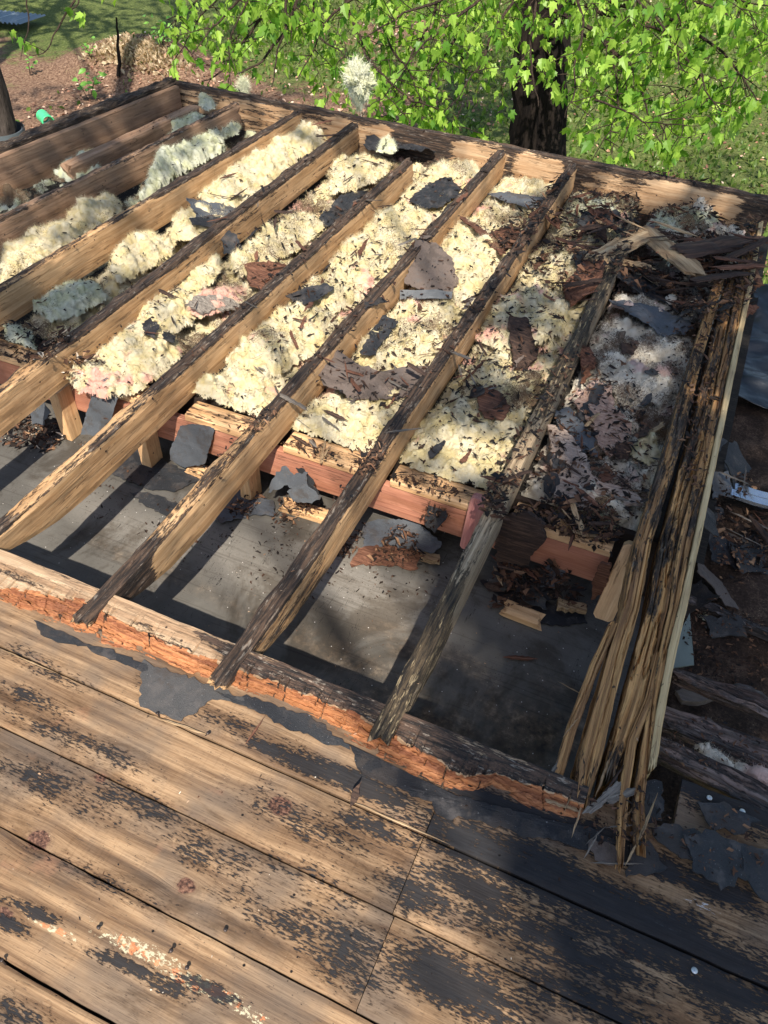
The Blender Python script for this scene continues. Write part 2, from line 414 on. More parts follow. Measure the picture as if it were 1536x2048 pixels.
TWIG = bark_mat('twig_bark', (.02, .015, .012), (.09, .06, .045), 3)

def smooth_path(pts, n=24, wob=.02, seed=0):
    pts = np.asarray(pts, float); L = np.concatenate([[0], np.cumsum(np.linalg.norm(np.diff(pts, axis=0), axis=1))]); l = np.linspace(0, L[-1], n)
    c = np.stack([np.interp(l, L, pts[:, k]) for k in range(3)], 1)
    for _ in range(3): c[1:-1] = (c[:-2] + c[2:] + 2 * c[1:-1]) / 4
    q = np.stack([l * 3, 0 * l + seed, 0 * l], 1)
    for k in range(3): c[:, k] += wob * (fbm(q + k * 31.7, 3)) * np.minimum(1, l / (.2 * L[-1] + 1e-6))
    return c
def Q(px, py, y):          # a point of the photograph at horizontal distance y from the camera
    return PY(px, py, y)

def maple():
    root = empty('maple_tree', (P(1085, 285, GZ)[0] * .0 + Q(1085, 200, 7.3)[0], 7.3, GZ), 'dark trunked maple with bright green young leaves hanging over the far edge of the roof', 'tree')
    tx = Q(1085, 200, 7.3)[0]
    base = Q(1083, 280, 7.3); topp = Q(1080, 20, 7.3)
    pts = smooth_path([(base[0] + .02, 7.35, GZ - .1), (base[0], 7.3, -1.2), (topp[0], 7.3, topp[2]), (topp[0] + .1, 7.2, 3.5), (topp[0] - .1, 7.0, 6.5), (topp[0] + .2, 7.1, 9)], 90, .03, 2)
    r = np.interp(pts[:, 2], [GZ, GZ + .3, 0, 4, 9], [.36, .27, .225, .16, .05])
    V, F = tube(pts, r, 48, 3, .10)
    mk('trunk', V, F, BARK, root, {'gp': V}, smooth=True)
    tw, lp, la, ln, ls = [], [], [], [], []
    limbs = []
    def leaf_at(p, s, droop=1.):
        ax = np.array([RS.normal() * .55, RS.normal() * .5, -droop + RS.normal() * .35])
        nm = np.array([RS.normal() * 1.2, -.6 + RS.normal() * 1.1, .5 + RS.normal() * .9])
        lp.append(p); la.append(ax); ln.append(nm); ls.append(s)
    def spray(p, s, n=6):
        tips = []
        d = np.array([RS.normal() * .8, RS.normal() * .6, -.35 + RS.normal() * .5]); d /= np.linalg.norm(d)
        Lw = RS.uniform(.10, .28)
        e = p + d * Lw; m = (p + e) / 2 + RS.normal(size=3) * .015
        tw.append(tube(smooth_path([p, m, e + np.array([0, 0, -.03])], 7, .006, RS.rand() * 50), np.linspace(.0035, .0012, 7), 4))
        for q in (m, e):
            for _ in range(n // 2):
                leaf_at(q + RS.normal(size=3) * .026, s * RS.uniform(.42, 1.22))
    def branch(pxs, y0, y1, r0, r1, dens=1., s=.075, n=30, full=1):
        ys = np.linspace(y0, y1, len(pxs)); pts = [Q(a, b, y) for (a, b), y in zip(pxs, ys)]
        c = smooth_path(pts, n, .03, RS.rand() * 90)
        tw.append(tube(c, np.linspace(r0, r1, n), 6))
        L = np.linalg.norm(np.diff(c, axis=0), axis=1).sum()
        for _ in range(int(L * 4.9 * dens)):
            k = RS.randint(int(n * .15), n); p = c[k]
            spray(p, s, 6)
            if RS.rand() < .5 * full:
                # side twig with its own sprays
                d = np.array([RS.normal(), RS.normal() * .7, -.25 + RS.normal() * .45]); d /= np.linalg.norm(d)
                e = p + d * RS.uniform(.2, .5); cc = smooth_path([p, (p + e) / 2 + RS.normal(size=3) * .03, e], 8, .015, RS.rand() * 50)
                tw.append(tube(cc, np.linspace(r1 * 1.2, .0015, 8), 4))
                for q in cc[3::2]: spray(q, s, 6)
        return c
    R_ = [
        ([(640, -220), (600, -40), (575, 60), (520, 130), (480, 150)], 5.6, 4.9, .018, .005, 1.1, .078),
        ([(600, -150), (560, -20), (500, 70), (440, 150), (400, 160)], 5.6, 4.9, .014, .004, 1.1, .078),
        ([(580, -60), (570, 70), (555, 120), (540, 170)], 5.3, 4.8, .012, .003, .45, .07),
        ([(480, -200), (420, -60), (370, 20), (335, 60)], 5.6, 5.0, .012, .003, 1.6, .072),
        ([(520, -180), (450, -20), (380, 70), (350, 120)], 5.5, 5.0, .010, .003, 1.4, .075),
        ([(560, -180), (500, -10), (455, 90), (470, 140)], 5.4, 4.9, .010, .003, 1.3, .075),
        ([(560, -60), (470, 10), (420, 60), (385, 110)], 5.4, 4.9, .012, .003, 1.0, .075),
        ([(700, -160), (690, 10), (740, 130), (830, 210), (870, 215)], 5.9, 4.9, .016, .003, .8, .078),
        ([(660, -160), (620, -20), (640, 70), (690, 120)], 5.8, 5.0, .012, .003, .9, .072),
        ([(760, -140), (760, 20), (800, 130), (850, 205)], 6.1, 5.1, .014, .003, 1.1, .075),
        ([(900, -120), (860, 40), (820, 120), (770, 195)], 6.2, 5.0, .014, .003, 1.5, .075),
        ([(980, -100), (930, 40), (880, 120), (835, 200), (800, 230)], 6.3, 5.0, .014, .003, 1.4, .075),
        ([(1060, -60), (1000, 40), (960, 130), (900, 210)], 6.5, 5.2, .014, .003, 1.5, .078),
        ([(1085, -60), (1070, 60), (1060, 150), (1080, 210)], 6.6, 5.2, .012, .003, .8, .07),
        ([(1085, 10), (1180, 50), (1260, 130), (1300, 230), (1340, 290)], 6.8, 5.0, .018, .003, 1.3, .078),
        ([(1100, 40), (1220, 90), (1240, 180), (1215, 280)], 6.8, 5.0, .014, .003, 1.4, .078),
        ([(1120, -20), (1290, 20), (1400, 70), (1480, 140), (1510, 190)], 6.8, 5.2, .018, .003, 1.6, .072),
        ([(1120, 0), (1330, 60), (1400, 140), (1440, 220)], 6.8, 5.2, .014, .003, 1.4, .074),
        ([(1150, -80), (1350, -20), (1536, 10)], 6.8, 5.6, .018, .004, 1.9, .072),
        ([(1150, -120), (1250, -30), (1330, 60), (1360, 150)], 6.8, 5.3, .014, .003, 1.7, .072),
        ([(1300, -60), (1420, 20), (1520, 70), (1600, 90)], 6.6, 5.3, .014, .003, 1.8, .072),
        ([(1190, 200), (1280, 245), (1400, 248)], 5.2, 4.9, .007, .002, .8, .068),
        ([(1150, -60), (1170, 50), (1150, 150), (1130, 240)], 6.4, 5.2, .012, .003, 1.2, .075),
        ([(820, -100), (720, -10), (640, 60), (600, 160)], 6.0, 5.1, .014, .003, 1.0, .075),
        ([(960, -80), (890, -10), (800, 30), (720, 80)], 6.2, 5.2, .014, .003, 1.3, .075),
        ([(1020, -80), (960, 0), (860, 70), (800, 150)], 6.2, 5.2, .014, .003, 1.4, .075),
    ]
    for a in R_: branch(*a)
    # the spray hanging alone at the upper left, on a long limb that passes above the picture
    top = Q(190, -120, 5.6)
    for (pp, d, s) in [([(190, -120), (150, 10), (120, 40)], .6, .085), ([(150, 0), (115, 60), (95, 105), (60, 110)], .45, .078), ([(60, -60), (60, 60), (45, 118)], .25, .07)]:
        branch(pp, 5.4, 4.9, .008, .0025, d, s, 20, 0)
    # big limbs from the trunk carrying the hanging branches
    Z = [((topp[0], 7.2, 2.4), [(640, -220, 5.6), (480, -200, 5.6)]), ((topp[0], 7.2, 2.1), [(700, -160, 5.9), (760, -140, 6.1)]), ((topp[0], 7.2, 1.7), [(980, -100, 6.3), (900, -120, 6.2)]), ((topp[0], 7.2, 3.0), [(190, -120, 5.4)]), ((topp[0], 7.2, 1.9), [(1300, -60, 6.6)])]
    for (b, ends) in Z:
        for (ex, ey, yy) in ends:
            e = Q(ex, ey, yy); c = smooth_path([b, (np.array(b) + e) / 2 + np.array([0, 0, .35]), e], 24, .05, RS.rand() * 50)
            V, F = tube(c, np.linspace(.055, .02, 24), 8); mk('limb', V, F, BARK, root, {'gp': V}, smooth=True)
    # upper crown, above the picture
    for k in range(26):
        a = RS.uniform(0, 6.28); z = RS.uniform(3.4, 9); rr = RS.uniform(1.0, 3.6) * (1 - abs(z - 6) / 6)
        e = np.array([topp[0] + rr * math.cos(a), 7.2 + rr * math.sin(a) + .4, z]); b = np.array([topp[0], 7.15, z - RS.uniform(.5, 1.2)])
        c = smooth_path([b, (b + e) / 2 + [0, 0, .2], e], 14, .05, k); V, F = tube(c, np.linspace(.05, .01, 14), 6)
        tw.append((V, F))
        for _ in range(110):
            q = c[RS.randint(5, 14)] + RS.normal(size=3) * np.array([.45, .45, .3]); leaf_at(q, RS.uniform(.1, .17), .5)
    V, F = joinVF(tw); mk('twigs', V, F, TWIG, root, {'gp': V})
    leaves_mesh('crown', np.array(lp), np.array(ls), np.array(ln), np.array(la), MAPLE, root)
maple()

def far_tree(x, y, r, label, crown_z=8, cr=2.6, nl=1500, h=12, mat=None, leafy=True, name='forest_tree', grp='trunks in the wood beyond the roof', seed=0):
    root = empty(name, (x, y, GZ), label, 'tree', grp)
    pts = smooth_path([(x, y, GZ - .1), (x + .05, y, 0), (x - .05, y + .1, 4), (x + .2, y, h)], 50, .05, seed)
    V, F = tube(pts, np.interp(pts[:, 2], [GZ, GZ + .4, 3, h], [r * 1.5, r * 1.1, r * .85, r * .2]), 20, seed, .1)
    mk('trunk', V, F, mat or BARKG, root, {'gp': V}, smooth=True)
    if leafy:
        n = nl; cl = RS.normal(size=(16, 3)) * np.array([cr * .55, cr * .55, 1.2]) + [x, y, crown_z]
        tw = []
        for c0 in cl:
            b = np.array([x, y, c0[2] - 1.2]); tw.append(tube(smooth_path([b, (b + c0) / 2, c0], 8, .05), np.linspace(.06, .015, 8), 5))
        V, F = joinVF(tw); mk('limbs', V, F, mat or BARKG, root, {'gp': V})
        p = cl[RS.randint(0, 16, n)] + RS.normal(size=(n, 3)) * .38
        leaves_mesh('crown', p, RS.uniform(.12, .22, n), RS.normal(size=(n, 3)) + [0, 0, 1.2], RS.normal(size=(n, 3)), MAPLED, root, kind='oval')
    return root
lt = Q(-8, 230, 6.6)
far_tree(lt[0], 6.6, .15, 'grey tree trunk at the left edge with a plastic pot round its foot', 9.5, 3, 1200, mat=BARKG, name='edge_tree', grp=None, seed=3)
ft = P(489, 60, GZ)
far_tree(ft[0], ft[1] + 1, .11, 'slim far grey trunk seen through the maple leaves', 10, 3.4, 2400, seed=5, grp=None)
# trees whose trunks stand above the picture's edge; their crowns dapple the ground
for i, (x, y, lb, cz) in enumerate([(-17, 17, 'tall tree far to the left of the roof', 8), (3.5, 24, 'tall tree far back behind the maple', 9), (-4, 27, 'tallest tree, farthest back in the wood', 9),
                                (-10.5, 7.5, 'leafy tree standing left of the roof', 7), (7.5, 9, 'leafy tree standing right of the maple', 7), (-7.5, 23, 'leafy tree far behind the earth bank', 9), (8, 16, 'leafy tree far to the right in the wood', 8)]):
    far_tree(x, y, .2, lb, cz, 4.2, 2600, seed=20 + i, grp='tall trees standing beyond the edges of the photo')

def shade_tree():
    """unseen tree behind the viewer; its leaf clumps are placed to shade chosen spots"""
    root = empty('shade_tree', (4.4, -6.5, GZ), 'unseen tree behind the viewer, leaf clumps placed for shade', 'tree')
    pts = smooth_path([(4.4, -6.5, GZ - .1), (4.5, -6.4, 1), (4.6, -6.2, 3), (4.7, -6.0, 6)], 40, .05, 4)
    V, F = tube(pts, np.linspace(.3, .1, 40), 20, 1, .1); mk('trunk', V, F, BARK, root, {'gp': V}, smooth=True)
    T = SHADE_TARGETS
    P_, S_, tw = [], [], []
    for (px, py, z, r, n) in T:
        q = P(px, py, z); t = RS.uniform(6.0, 7.5) - (z if z < -1 else 0); c = q + SUN / SUN[2] * t
        ux = np.cross(SUN, [0, 0, 1]); ux /= np.linalg.norm(ux); uy = np.cross(ux, SUN)
        a = RS.uniform(0, 2 * np.pi, n); rr = r * np.sqrt(RS.uniform(0, 1, n))
        P_.append(c + (ux[None] * (rr * np.cos(a))[:, None] + uy[None] * (rr * np.sin(a))[:, None]) + RS.normal(size=(n, 1)) * .3 * SUN[None])
        S_.append(RS.uniform(.07, .13, n))
        b = np.array([4.7, -6.0, 5.6]); tw.append(tube(smooth_path([b, (b + c) / 2 + [0, 0, .5], c], 10, .04), np.linspace(.018, .006, 10), 4))
    p = np.vstack(P_); n = len(p)
    V, F = joinVF(tw); mk('limbs', V, F, BARK, root, {'gp': V})
    leaves_mesh('crown', p, np.concatenate(S_), np.array(SUN)[None] + RS.normal(size=(n, 3)) * .45, RS.normal(size=(n, 3)), MAPLED, root, kind='maple')
SHADE_TARGETS = [  # px, py, z, radius, leaves
    (1330, 800, -.05, .42, 260), (1250, 1080, -.1, .34, 230), (1080, 1150, -.4, .22, 70), (960, 1080, -.2, .16, 60), (1060, 1330, -.4, .33, 150), (1330, 1300, 0, .35, 330), (1160, 1500, -.2, .28, 190),
    (1480, 1450, -.1, .5, 420), (1480, 1000, -.2, .5, 380), (1450, 1650, 0, .33, 300), (1250, 1620, 0, .25, 220), (880, 1120, -.4, .055, 26), (1330, 1850, 0, .22, 70), (1500, 1850, 0, .3, 120),
    (1250, 430, 0, .5, 170), (1420, 520, 0, .5, 240), (1500, 700, -.2, .5, 300), (1180, 620, 0, .2, 60), (1030, 620, -.05, .16, 45),
    (1500, 430, 0, .4, 160), (1250, 1970, 0, .2, 50),
    (60, 380, 0, .5, 170), (250, 260, 0, .45, 150), (60, 650, -.1, .25, 130), (180, 590, -.1, .14, 60), (330, 190, 0, .3, 80), (420, 240, -.1, .25, 50),
    (1085, 150, -1.2, .55, 260), (560, 60, GZ, 1.0, 150), (120, 60, GZ, 1.3, 200), (420, 120, GZ, .8, 120), (1400, 60, GZ, 1.2, 160), (80, 200, GZ, .6, 110), (1450, 350, GZ, .7, 150), (820, 200, GZ, .8, 160), (820, 880, -.08, .12, 20), (960, 800, -.08, .16, 50), (650, 230, 0, .3, 60)]
shade_tree()

# ------------------------------------------------------------------ litter, grass and weeds on the ground
def ground_cover():
    n = 30000
    xy = np.stack([RS.uniform(-10, 6.5, n), 4.8 + RS.uniform(0, 1, n) ** 1.3 * 17], 1)
    g = grassy(xy[:, 0], xy[:, 1]); keep = RS.rand(n) > g * .75; xy = xy[keep]; n = len(xy)
    z = GZ + bank(xy[:, 0], xy[:, 1]) + .05 * fbm(np.c_[xy, 0 * xy[:, 0]] * .8, 4) + RS.uniform(.0, .03, n)
    M = Mat('leaf_litter', .8, .3); t = M.attr('tone', False)
    m = M.fin(M.ramp(t, [(0, (.10, .045, .03)), (.4, (.28, .14, .09)), (.75, (.42, .24, .15)), (1, (.6, .48, .36))]))
    o = leaves_mesh('leaf_litter', np.c_[xy, z], RS.uniform(.03, .085, n), np.array([0, 0, 1.]) + RS.normal(size=(n, 3)) * .4, RS.normal(size=(n, 3)) * [1, 1, .25], m, None, 'oval')
    tag(o, 'red brown leaf and needle litter on the forest ground', 'leaf litter', kind='stuff')
    n = 42000
    xy = np.stack([RS.uniform(-10, 6.5, n), 4.8 + RS.uniform(0, 1, n) ** 1.3 * 17], 1)
    g = grassy(xy[:, 0], xy[:, 1]); keep = RS.rand(n) < np.clip(g * 1.5 - .35, .02, 1); xy = xy[keep]; n = len(xy)
    z = GZ + bank(xy[:, 0], xy[:, 1]) + .05 * fbm(np.c_[xy, 0 * xy[:, 0]] * .8, 4)
    m = leaf_mat('grass_blade', (.045, .10, .015), (.19, .26, .055), .3)
    o = leaves_mesh('grass', np.c_[xy, z], RS.uniform(.05, .12, n), RS.normal(size=(n, 3)), np.array([0, 0, 1.]) + RS.normal(size=(n, 3)) * .7, m, None, 'oval')
    tag(o, 'thin patchy green grass and ground weeds under the trees', 'grass', kind='stuff')
ground_cover()

def weed(px, py, h, n, label, pale=False):
    b = P(px, py, GZ); b[2] = gz(b[0], b[1])
    root = empty('weed', b, label, 'plant', None)
    tw, pos = [], []
    for k in range(max(3, n // 4)):
        a = RS.uniform(0, 6.28); e = b + np.array([math.cos(a) * h * .45, math.sin(a) * h * .45, h * RS.uniform(.5, 1)])
        c = smooth_path([b, (b + e) / 2 + [0, 0, .1 * h], e], 8, .01); tw.append(tube(c, np.linspace(.006, .002, 8), 4))
        for q in c[3:]: pos.append(q + RS.normal(size=3) * .02)
    V, F = joinVF(tw); mk('stem', V, F, TWIG, root, {'gp': V})
    pos = np.array(pos); k = len(pos)
    leaves_mesh('foliage', pos, RS.uniform(.09, .16, k) * h / .5, np.array([0, -.6, 1.]) + RS.normal(size=(k, 3)) * .4, RS.normal(size=(k, 3)) * [1, 1, .3], WEED, root, 'oval')
weed(180, 205, .5, 18, 'broad leaved green weed beside the far left corner of the roof')
weed(190, 150, .3, 14, 'small green weed in the brown litter above the broad leaved one')
weed(330, 150, .45, 26, 'sunlit yellow green weed at the right end of the earth bank')
weed(60, 150, .3, 14, 'small weed below the hanging maple spray')
b0 = P(241, 175, GZ); b0[2] = gz(b0[0], b0[1])
V, F = tube(smooth_path([b0, b0 + [.02, .1, .35], b0 + [.1, .1, .8]], 14, .03, 2), np.linspace(.035, .012, 14), 8, 1, .2)
tag(mk('dead_stick', V, F, BARK, None, {'gp': V}), 'dark dead stick standing against the pale earth bank', 'stick')
# dried grass tuft of the bank
def dry_tuft():
    b = P(285, 150, GZ); n = 2600; xy = b[:2] + RS.normal(size=(n, 2)) * [.38, .2]
    z = GZ + bank(xy[:, 0], xy[:, 1]) - .02
    m = leaf_mat('dry_grass', (.35, .24, .14), (.62, .5, .34), .2)
    o = leaves_mesh('dry_grass', np.c_[xy, z], RS.uniform(.03, .12, n), RS.normal(size=(n, 3)), np.array([.1, -.5, .6]) + RS.normal(size=(n, 3)) * .3, m, None, 'oval')
    o.scale = (1, 1, 1)
    tag(o, 'pale dried grass hanging over the earth bank', 'dry grass', kind='stuff')
dry_tuft()

def mat_plain(name, c, rough=.5, spec=.4, metal=0., var=.3):
    M = Mat(name, rough, spec); g = M.obj(); n = M.noise(g, 30, 4, .7)
    M.b.inputs['Metallic'].default_value = metal
    return M.fin(M.mix(n, tuple(x * (1 - var) for x in c), tuple(min(1, x * (1 + var)) for x in c)), M.bump(n, .2, .002))
# green plastic tube, pot round the left trunk, grey metal sheet
c = P(95, 262, -.9)
def pipe(name, a, b, r, m, label, cat):
    a, b = np.array(a), np.array(b); t = np.linspace(0, 1, 6)[:, None]
    V1, F1 = tube(a + (b - a) * t, np.full(6, r), 20); V2, F2 = tube(a + (b - a) * t, np.full(6, r * .86), 20)
    n = len(V1); ring = []
    for s in (0, 5):
        i = np.arange(20) + s * 20; j = np.roll(i, -1); ring.append(np.stack([i, j, j + n, i + n], 1))
    V = np.vstack([V1, V2]); return tag(mk(name, V, [np.concatenate([F1, F2[:, ::-1] + n] + ring)], m, smooth=True), label, cat)
g1 = P(88, 240, GZ + .12)
pipe('plastic_tube', g1 + [-.13, .12, 0], g1 + [.16, -.08, .02], .085, mat_plain('green_plastic', (.06, .5, .2), .35), 'bright green plastic tube lying in the litter beyond the left roof edge', 'tube')
lp0 = Q(-6, 264, 6.6)
V, F = tube(np.array([[lt[0], 6.6, lp0[2] - .55], [lt[0], 6.6, lp0[2] - .2], [lt[0], 6.6, lp0[2] + .02], [lt[0], 6.6, lp0[2] + .04]]), [.16, .20, .235, .22], 28)
pot = empty('plant_pot', (lt[0], 6.6, lp0[2] - .55), 'blue grey plastic pot with a rim round the foot of the left edge trunk', 'pot')
mk('pot_body', V, F, mat_plain('grey_plastic', (.13, .15, .17), .5), pot, smooth=True)
V, F = tube(np.array([[lt[0], 6.6, lp0[2] + .0], [lt[0], 6.6, lp0[2] + .05]]), [.25, .25], 28)
mk('pot_rim', V, F, mat_plain('grey_plastic_rim', (.09, .105, .115), .5), pot, smooth=True)
V, F = tube(np.array([[lt[0], 6.6, GZ - .05], [lt[0], 6.6, lp0[2] - .54]]), [.2, .18], 20)
mk('pot_stand', V, F, BARKG, pot, {'gp': V}, smooth=True)
s0 = P(-22, 42, GZ)
xs = np.linspace(-1.1, 1.1, 90); ys = np.linspace(-.35, .35, 3); X, Y = np.meshgrid(xs, ys, indexing='ij')
V = np.stack([X.ravel() + s0[0], Y.ravel() + s0[1], .10 + GZ + .02 * np.sin(X.ravel() * 60) + .05 * X.ravel()], 1)
Vb = V - [0, 0, .004]; nn = len(V); Fg = gridF(90, 3)
tag(mk('metal_sheet', np.vstack([V, Vb]), [np.vstack([Fg, Fg[:, ::-1] + nn])], mat_plain('galvanised', (.22, .27, .30), .4, .5, .5)), 'pale corrugated metal sheet on the ground at the upper left corner', 'metal sheet')

# ==================================================================== THE ROOF
DZ = -.03
def blobmask(X, Y, blobs, z=DZ):
    m = np.zeros_like(X)
    for (px, py, rx, ry, a) in blobs:
        c = P(px, py, z); e1 = P(px + rx, py + rx * .43, z) - c; e2 = P(px, py + ry, z) - c
        A = np.array([[e1[0], e2[0]], [e1[1], e2[1]]]); iA = np.linalg.inv(A)
        u = iA[0, 0] * (X - c[0]) + iA[0, 1] * (Y - c[1]); v = iA[1, 0] * (X - c[0]) + iA[1, 1] * (Y - c[1])
        m = np.maximum(m, a * np.clip(1.25 - np.sqrt(u * u + v * v), 0, 1) ** .6) if a > 0 else m * (1 + a * np.clip(1.2 - np.sqrt(u * u + v * v), 0, 1))
    return m
TARB = [(1050, 1740, 300, 75, .95), (1300, 1860, 360, 90, .95), (850, 1790, 130, 60, .66), (900, 1960, 190, 75, .85), (1080, 1645, 300, 24, 1.05), (700, 1560, 160, 28, 1.), (1180, 2010, 220, 60, .75), (1460, 1990, 170, 80, .8), (1460, 1870, 120, 25, .6),
        (590, 1520, 130, 22, .95), (1480, 1600, 300, 60, 1.0), (1300, 1720, 330, 36, .95), (330, 1400, 60, 45, .45), (150, 1480, 190, 30, .56), (90, 1570, 180, 56, .58), (260, 1600, 180, 42, .56), (400, 1700, 180, 46, .52), (620, 1650, 210, 46, .52),
        (60, 1400, 100, 30, .52), (480, 1460, 120, 30, .52), (700, 1900, 140, 90, .62), (100, 1340, 170, 28, .5), (330, 1970, 70, 28, .8), (250, 1930, 110, 18, .85), (60, 1820, 70, 18, .85), (20, 1850, 50, 22, .85), (420, 1980, 80, 22, .85), (620, 1760, 170, 66, .5), (30, 2030, 100, 46, .6), (560, 1840, 160, 40, .6), (200, 1760, 160, 30, .5), (1100, 1880, 260, 60, .85), (960, 1780, 160, 50, .8), (760, 1660, 120, 30, .7)]
KNOTS = [(78, 1680, .020), (560, 1612, .021), (372, 1772, .016), (200, 1556, .012), (10, 1828, .014), (1250, 1900, .010)]
PAINT = [(110, 1860, 90, 14, .8), (280, 1900, 120, 30, .85), (400, 1970, 130, 26, .9), (500, 2030, 70, 20, .8), (150, 1330, 60, 8, .5)]
WHITE = [(1330, 1850, 60, 10, .8), (1400, 1810, 60, 14, .8), (1480, 1880, 50, 8, .6), (1290, 1880, 60, 8, .4), (1430, 1980, 30, 5, .3), (60, 1330, 60, 8, .3)]
def deck_mat():
    M = Mat('weathered_roof_board', .75, .16); g = M.attr('gp')
    wv = M.attr('warp', False)
    comb = M.nt.nodes.new('ShaderNodeCombineXYZ'); M.put(comb.inputs[1], wv)
    gg = M.vmul(g, (1, 1, 1), comb.outputs[0])
    gr = M.noise(M.vmul(gg, (1.6, 34, 1)), 1, 6, .6, .5)
    fine = M.noise(M.vmul(gg, (9, 260, 1)), 1, 4, .65)
    saw = M.noise(M.vmul(g, (170, 12, 1)), 1, 3, .6)
    big = M.noise(g, 3.4, 4, .6)
    col = M.ramp(gr, [(.26, (.055, .032, .02)), (.42, (.185, .112, .062)), (.62, (.37, .24, .135))])
    col = M.mix(M.step(fine, .42, .62, 0, .55), col, M.mix(1., col, (.62, .55, .5), 'MULTIPLY'))
    col = M.mix(M.step(saw, .5, .75, 0, .4), col, M.mix(1., col, (.6, .55, .52), 'MULTIPLY'))
    col = M.mix(M.step(big, .42, .64, 0, .8), col, M.mix(gr, (.055, .042, .034), (.20, .15, .11)))
    strk = M.noise(M.vmul(gg, (1.1, 15, 1)), 1, 5, .65)
    col = M.mix(M.step(strk, .55, .68, 0, .75), col, (.095, .062, .042))
    col = M.mix(M.step(M.noise(g, 6.5, 4, .6), .6, .72, 0, .3), col, (.42, .21, .12))
    dd = M.noise(M.vmul(g, (2.6, 9, 1)), 1, 6, .7, .8)
    col = M.mix(M.step(dd, .50, .66, 0, .7), col, M.mix(1., col, (.42, .37, .33), 'MULTIPLY'))
    col = M.mix(M.step(M.noise(M.vmul(g, (30, 330, 1)), 1, 3, .6), .6, .68, 0, .6), col, (.05, .035, .028))
    # knots
    kn = M.math('ADD', M.attr('knot', False), M.math('MULTIPLY', M.math('SUBTRACT', M.noise(g, 48, 4, .65), .5), .5))
    kc = M.ramp(M.noise(g, 130, 4, .7), [(.35, (.02, .012, .01)), (.5, (.10, .05, .035)), (.7, (.26, .14, .09))])
    rings = M.math('SINE', M.math('MULTIPLY', kn, 26.))
    col = M.mix(M.step(kn, .3, .95, 0, .45), col, M.mix(M.step(rings, -.2, .8), (.14, .08, .05), col))
    col = M.mix(M.step(kn, .93, 1.02), col, kc)
    # old paint flakes
    pt = M.attr('paint', False)
    pn = M.noise(M.vmul(g, (75, 130, 1)), 1, 4, .7)
    col = M.mix(M.step(M.math('ADD', pt, M.math('MULTIPLY', M.math('SUBTRACT', pn, .5), 2.2)), .72, .85, 0, .9), col, (.50, .45, .30))
    col = M.mix(M.step(M.math('ADD', pt, M.math('MULTIPLY', M.math('SUBTRACT', M.noise(g, 38, 4, .7), .5), 2.)), .8, .95, 0, .8), col, (.50, .17, .07))
    wt = M.attr('white', False)
    col = M.mix(M.step(M.math('ADD', wt, M.math('MULTIPLY', M.math('SUBTRACT', M.noise(M.vmul(g, (60, 220, 1)), 1, 4, .7), .5), 2.2)), .8, .95, 0, .85), col, (.6, .64, .66))
    # tar left from the felt: short dashes along the grain
    tr = M.attr('tar', False)
    t1 = M.noise(M.vmul(g, (62, 210, 1)), 1, 4, .66, .3); t2 = M.noise(g, 14, 4, .6)
    t3 = M.noise(M.vmul(g, (5, 26, 1)), 1, 5, .68, .5)
    tt = M.math('ADD', M.math('ADD', tr, .05), M.math('ADD', M.math('MULTIPLY', M.math('SUBTRACT', t1, .5), M.step(tr, .55, .9, 2.0, 1.5)), M.math('ADD', M.math('MULTIPLY', M.math('SUBTRACT', t2, .5), .8), M.math('MULTIPLY', M.math('SUBTRACT', t3, .5), M.step(tr, .55, .9, .8, 1.7)))))
    tm = M.step(tt, .56, .72)
    col = M.mix(M.step(tt, .30, .62, 0, .55), col, M.mix(1., col, (.42, .38, .36), 'MULTIPLY'))
    tc = M.mix(M.noise(M.vmul(g, (20, 90, 1)), 1, 5, .7), (.006, .0065, .008), (.030, .032, .036))
    col = M.mix(M.math('MULTIPLY', tm, .93), col, tc)
    # nail holes and grit
    vd = M.vor(M.vmul(g, (1, 1, 0)), 16); col = M.mix(M.step(vd, .045, .028), col, (.012, .01, .01))
    vd2 = M.vor(M.vmul(g, (1, 1, 0)), 55); col = M.mix(M.math('MULTIPLY', M.step(vd2, .10, .05), .7), col, (.06, .045, .035))
    h = M.math('ADD', M.math('MULTIPLY', gr, .7), M.math('ADD', M.math('MULTIPLY', fine, .3), M.math('MULTIPLY', tm, .35)))
    h = M.math('SUBTRACT', h, M.math('MULTIPLY', M.step(vd, .05, .03), 1.5))
    return M.fin(col, M.bump(h, .85, .005), M.math('ADD', .55, M.math('MULTIPLY', big, .5)))
DECK = deck_mat()
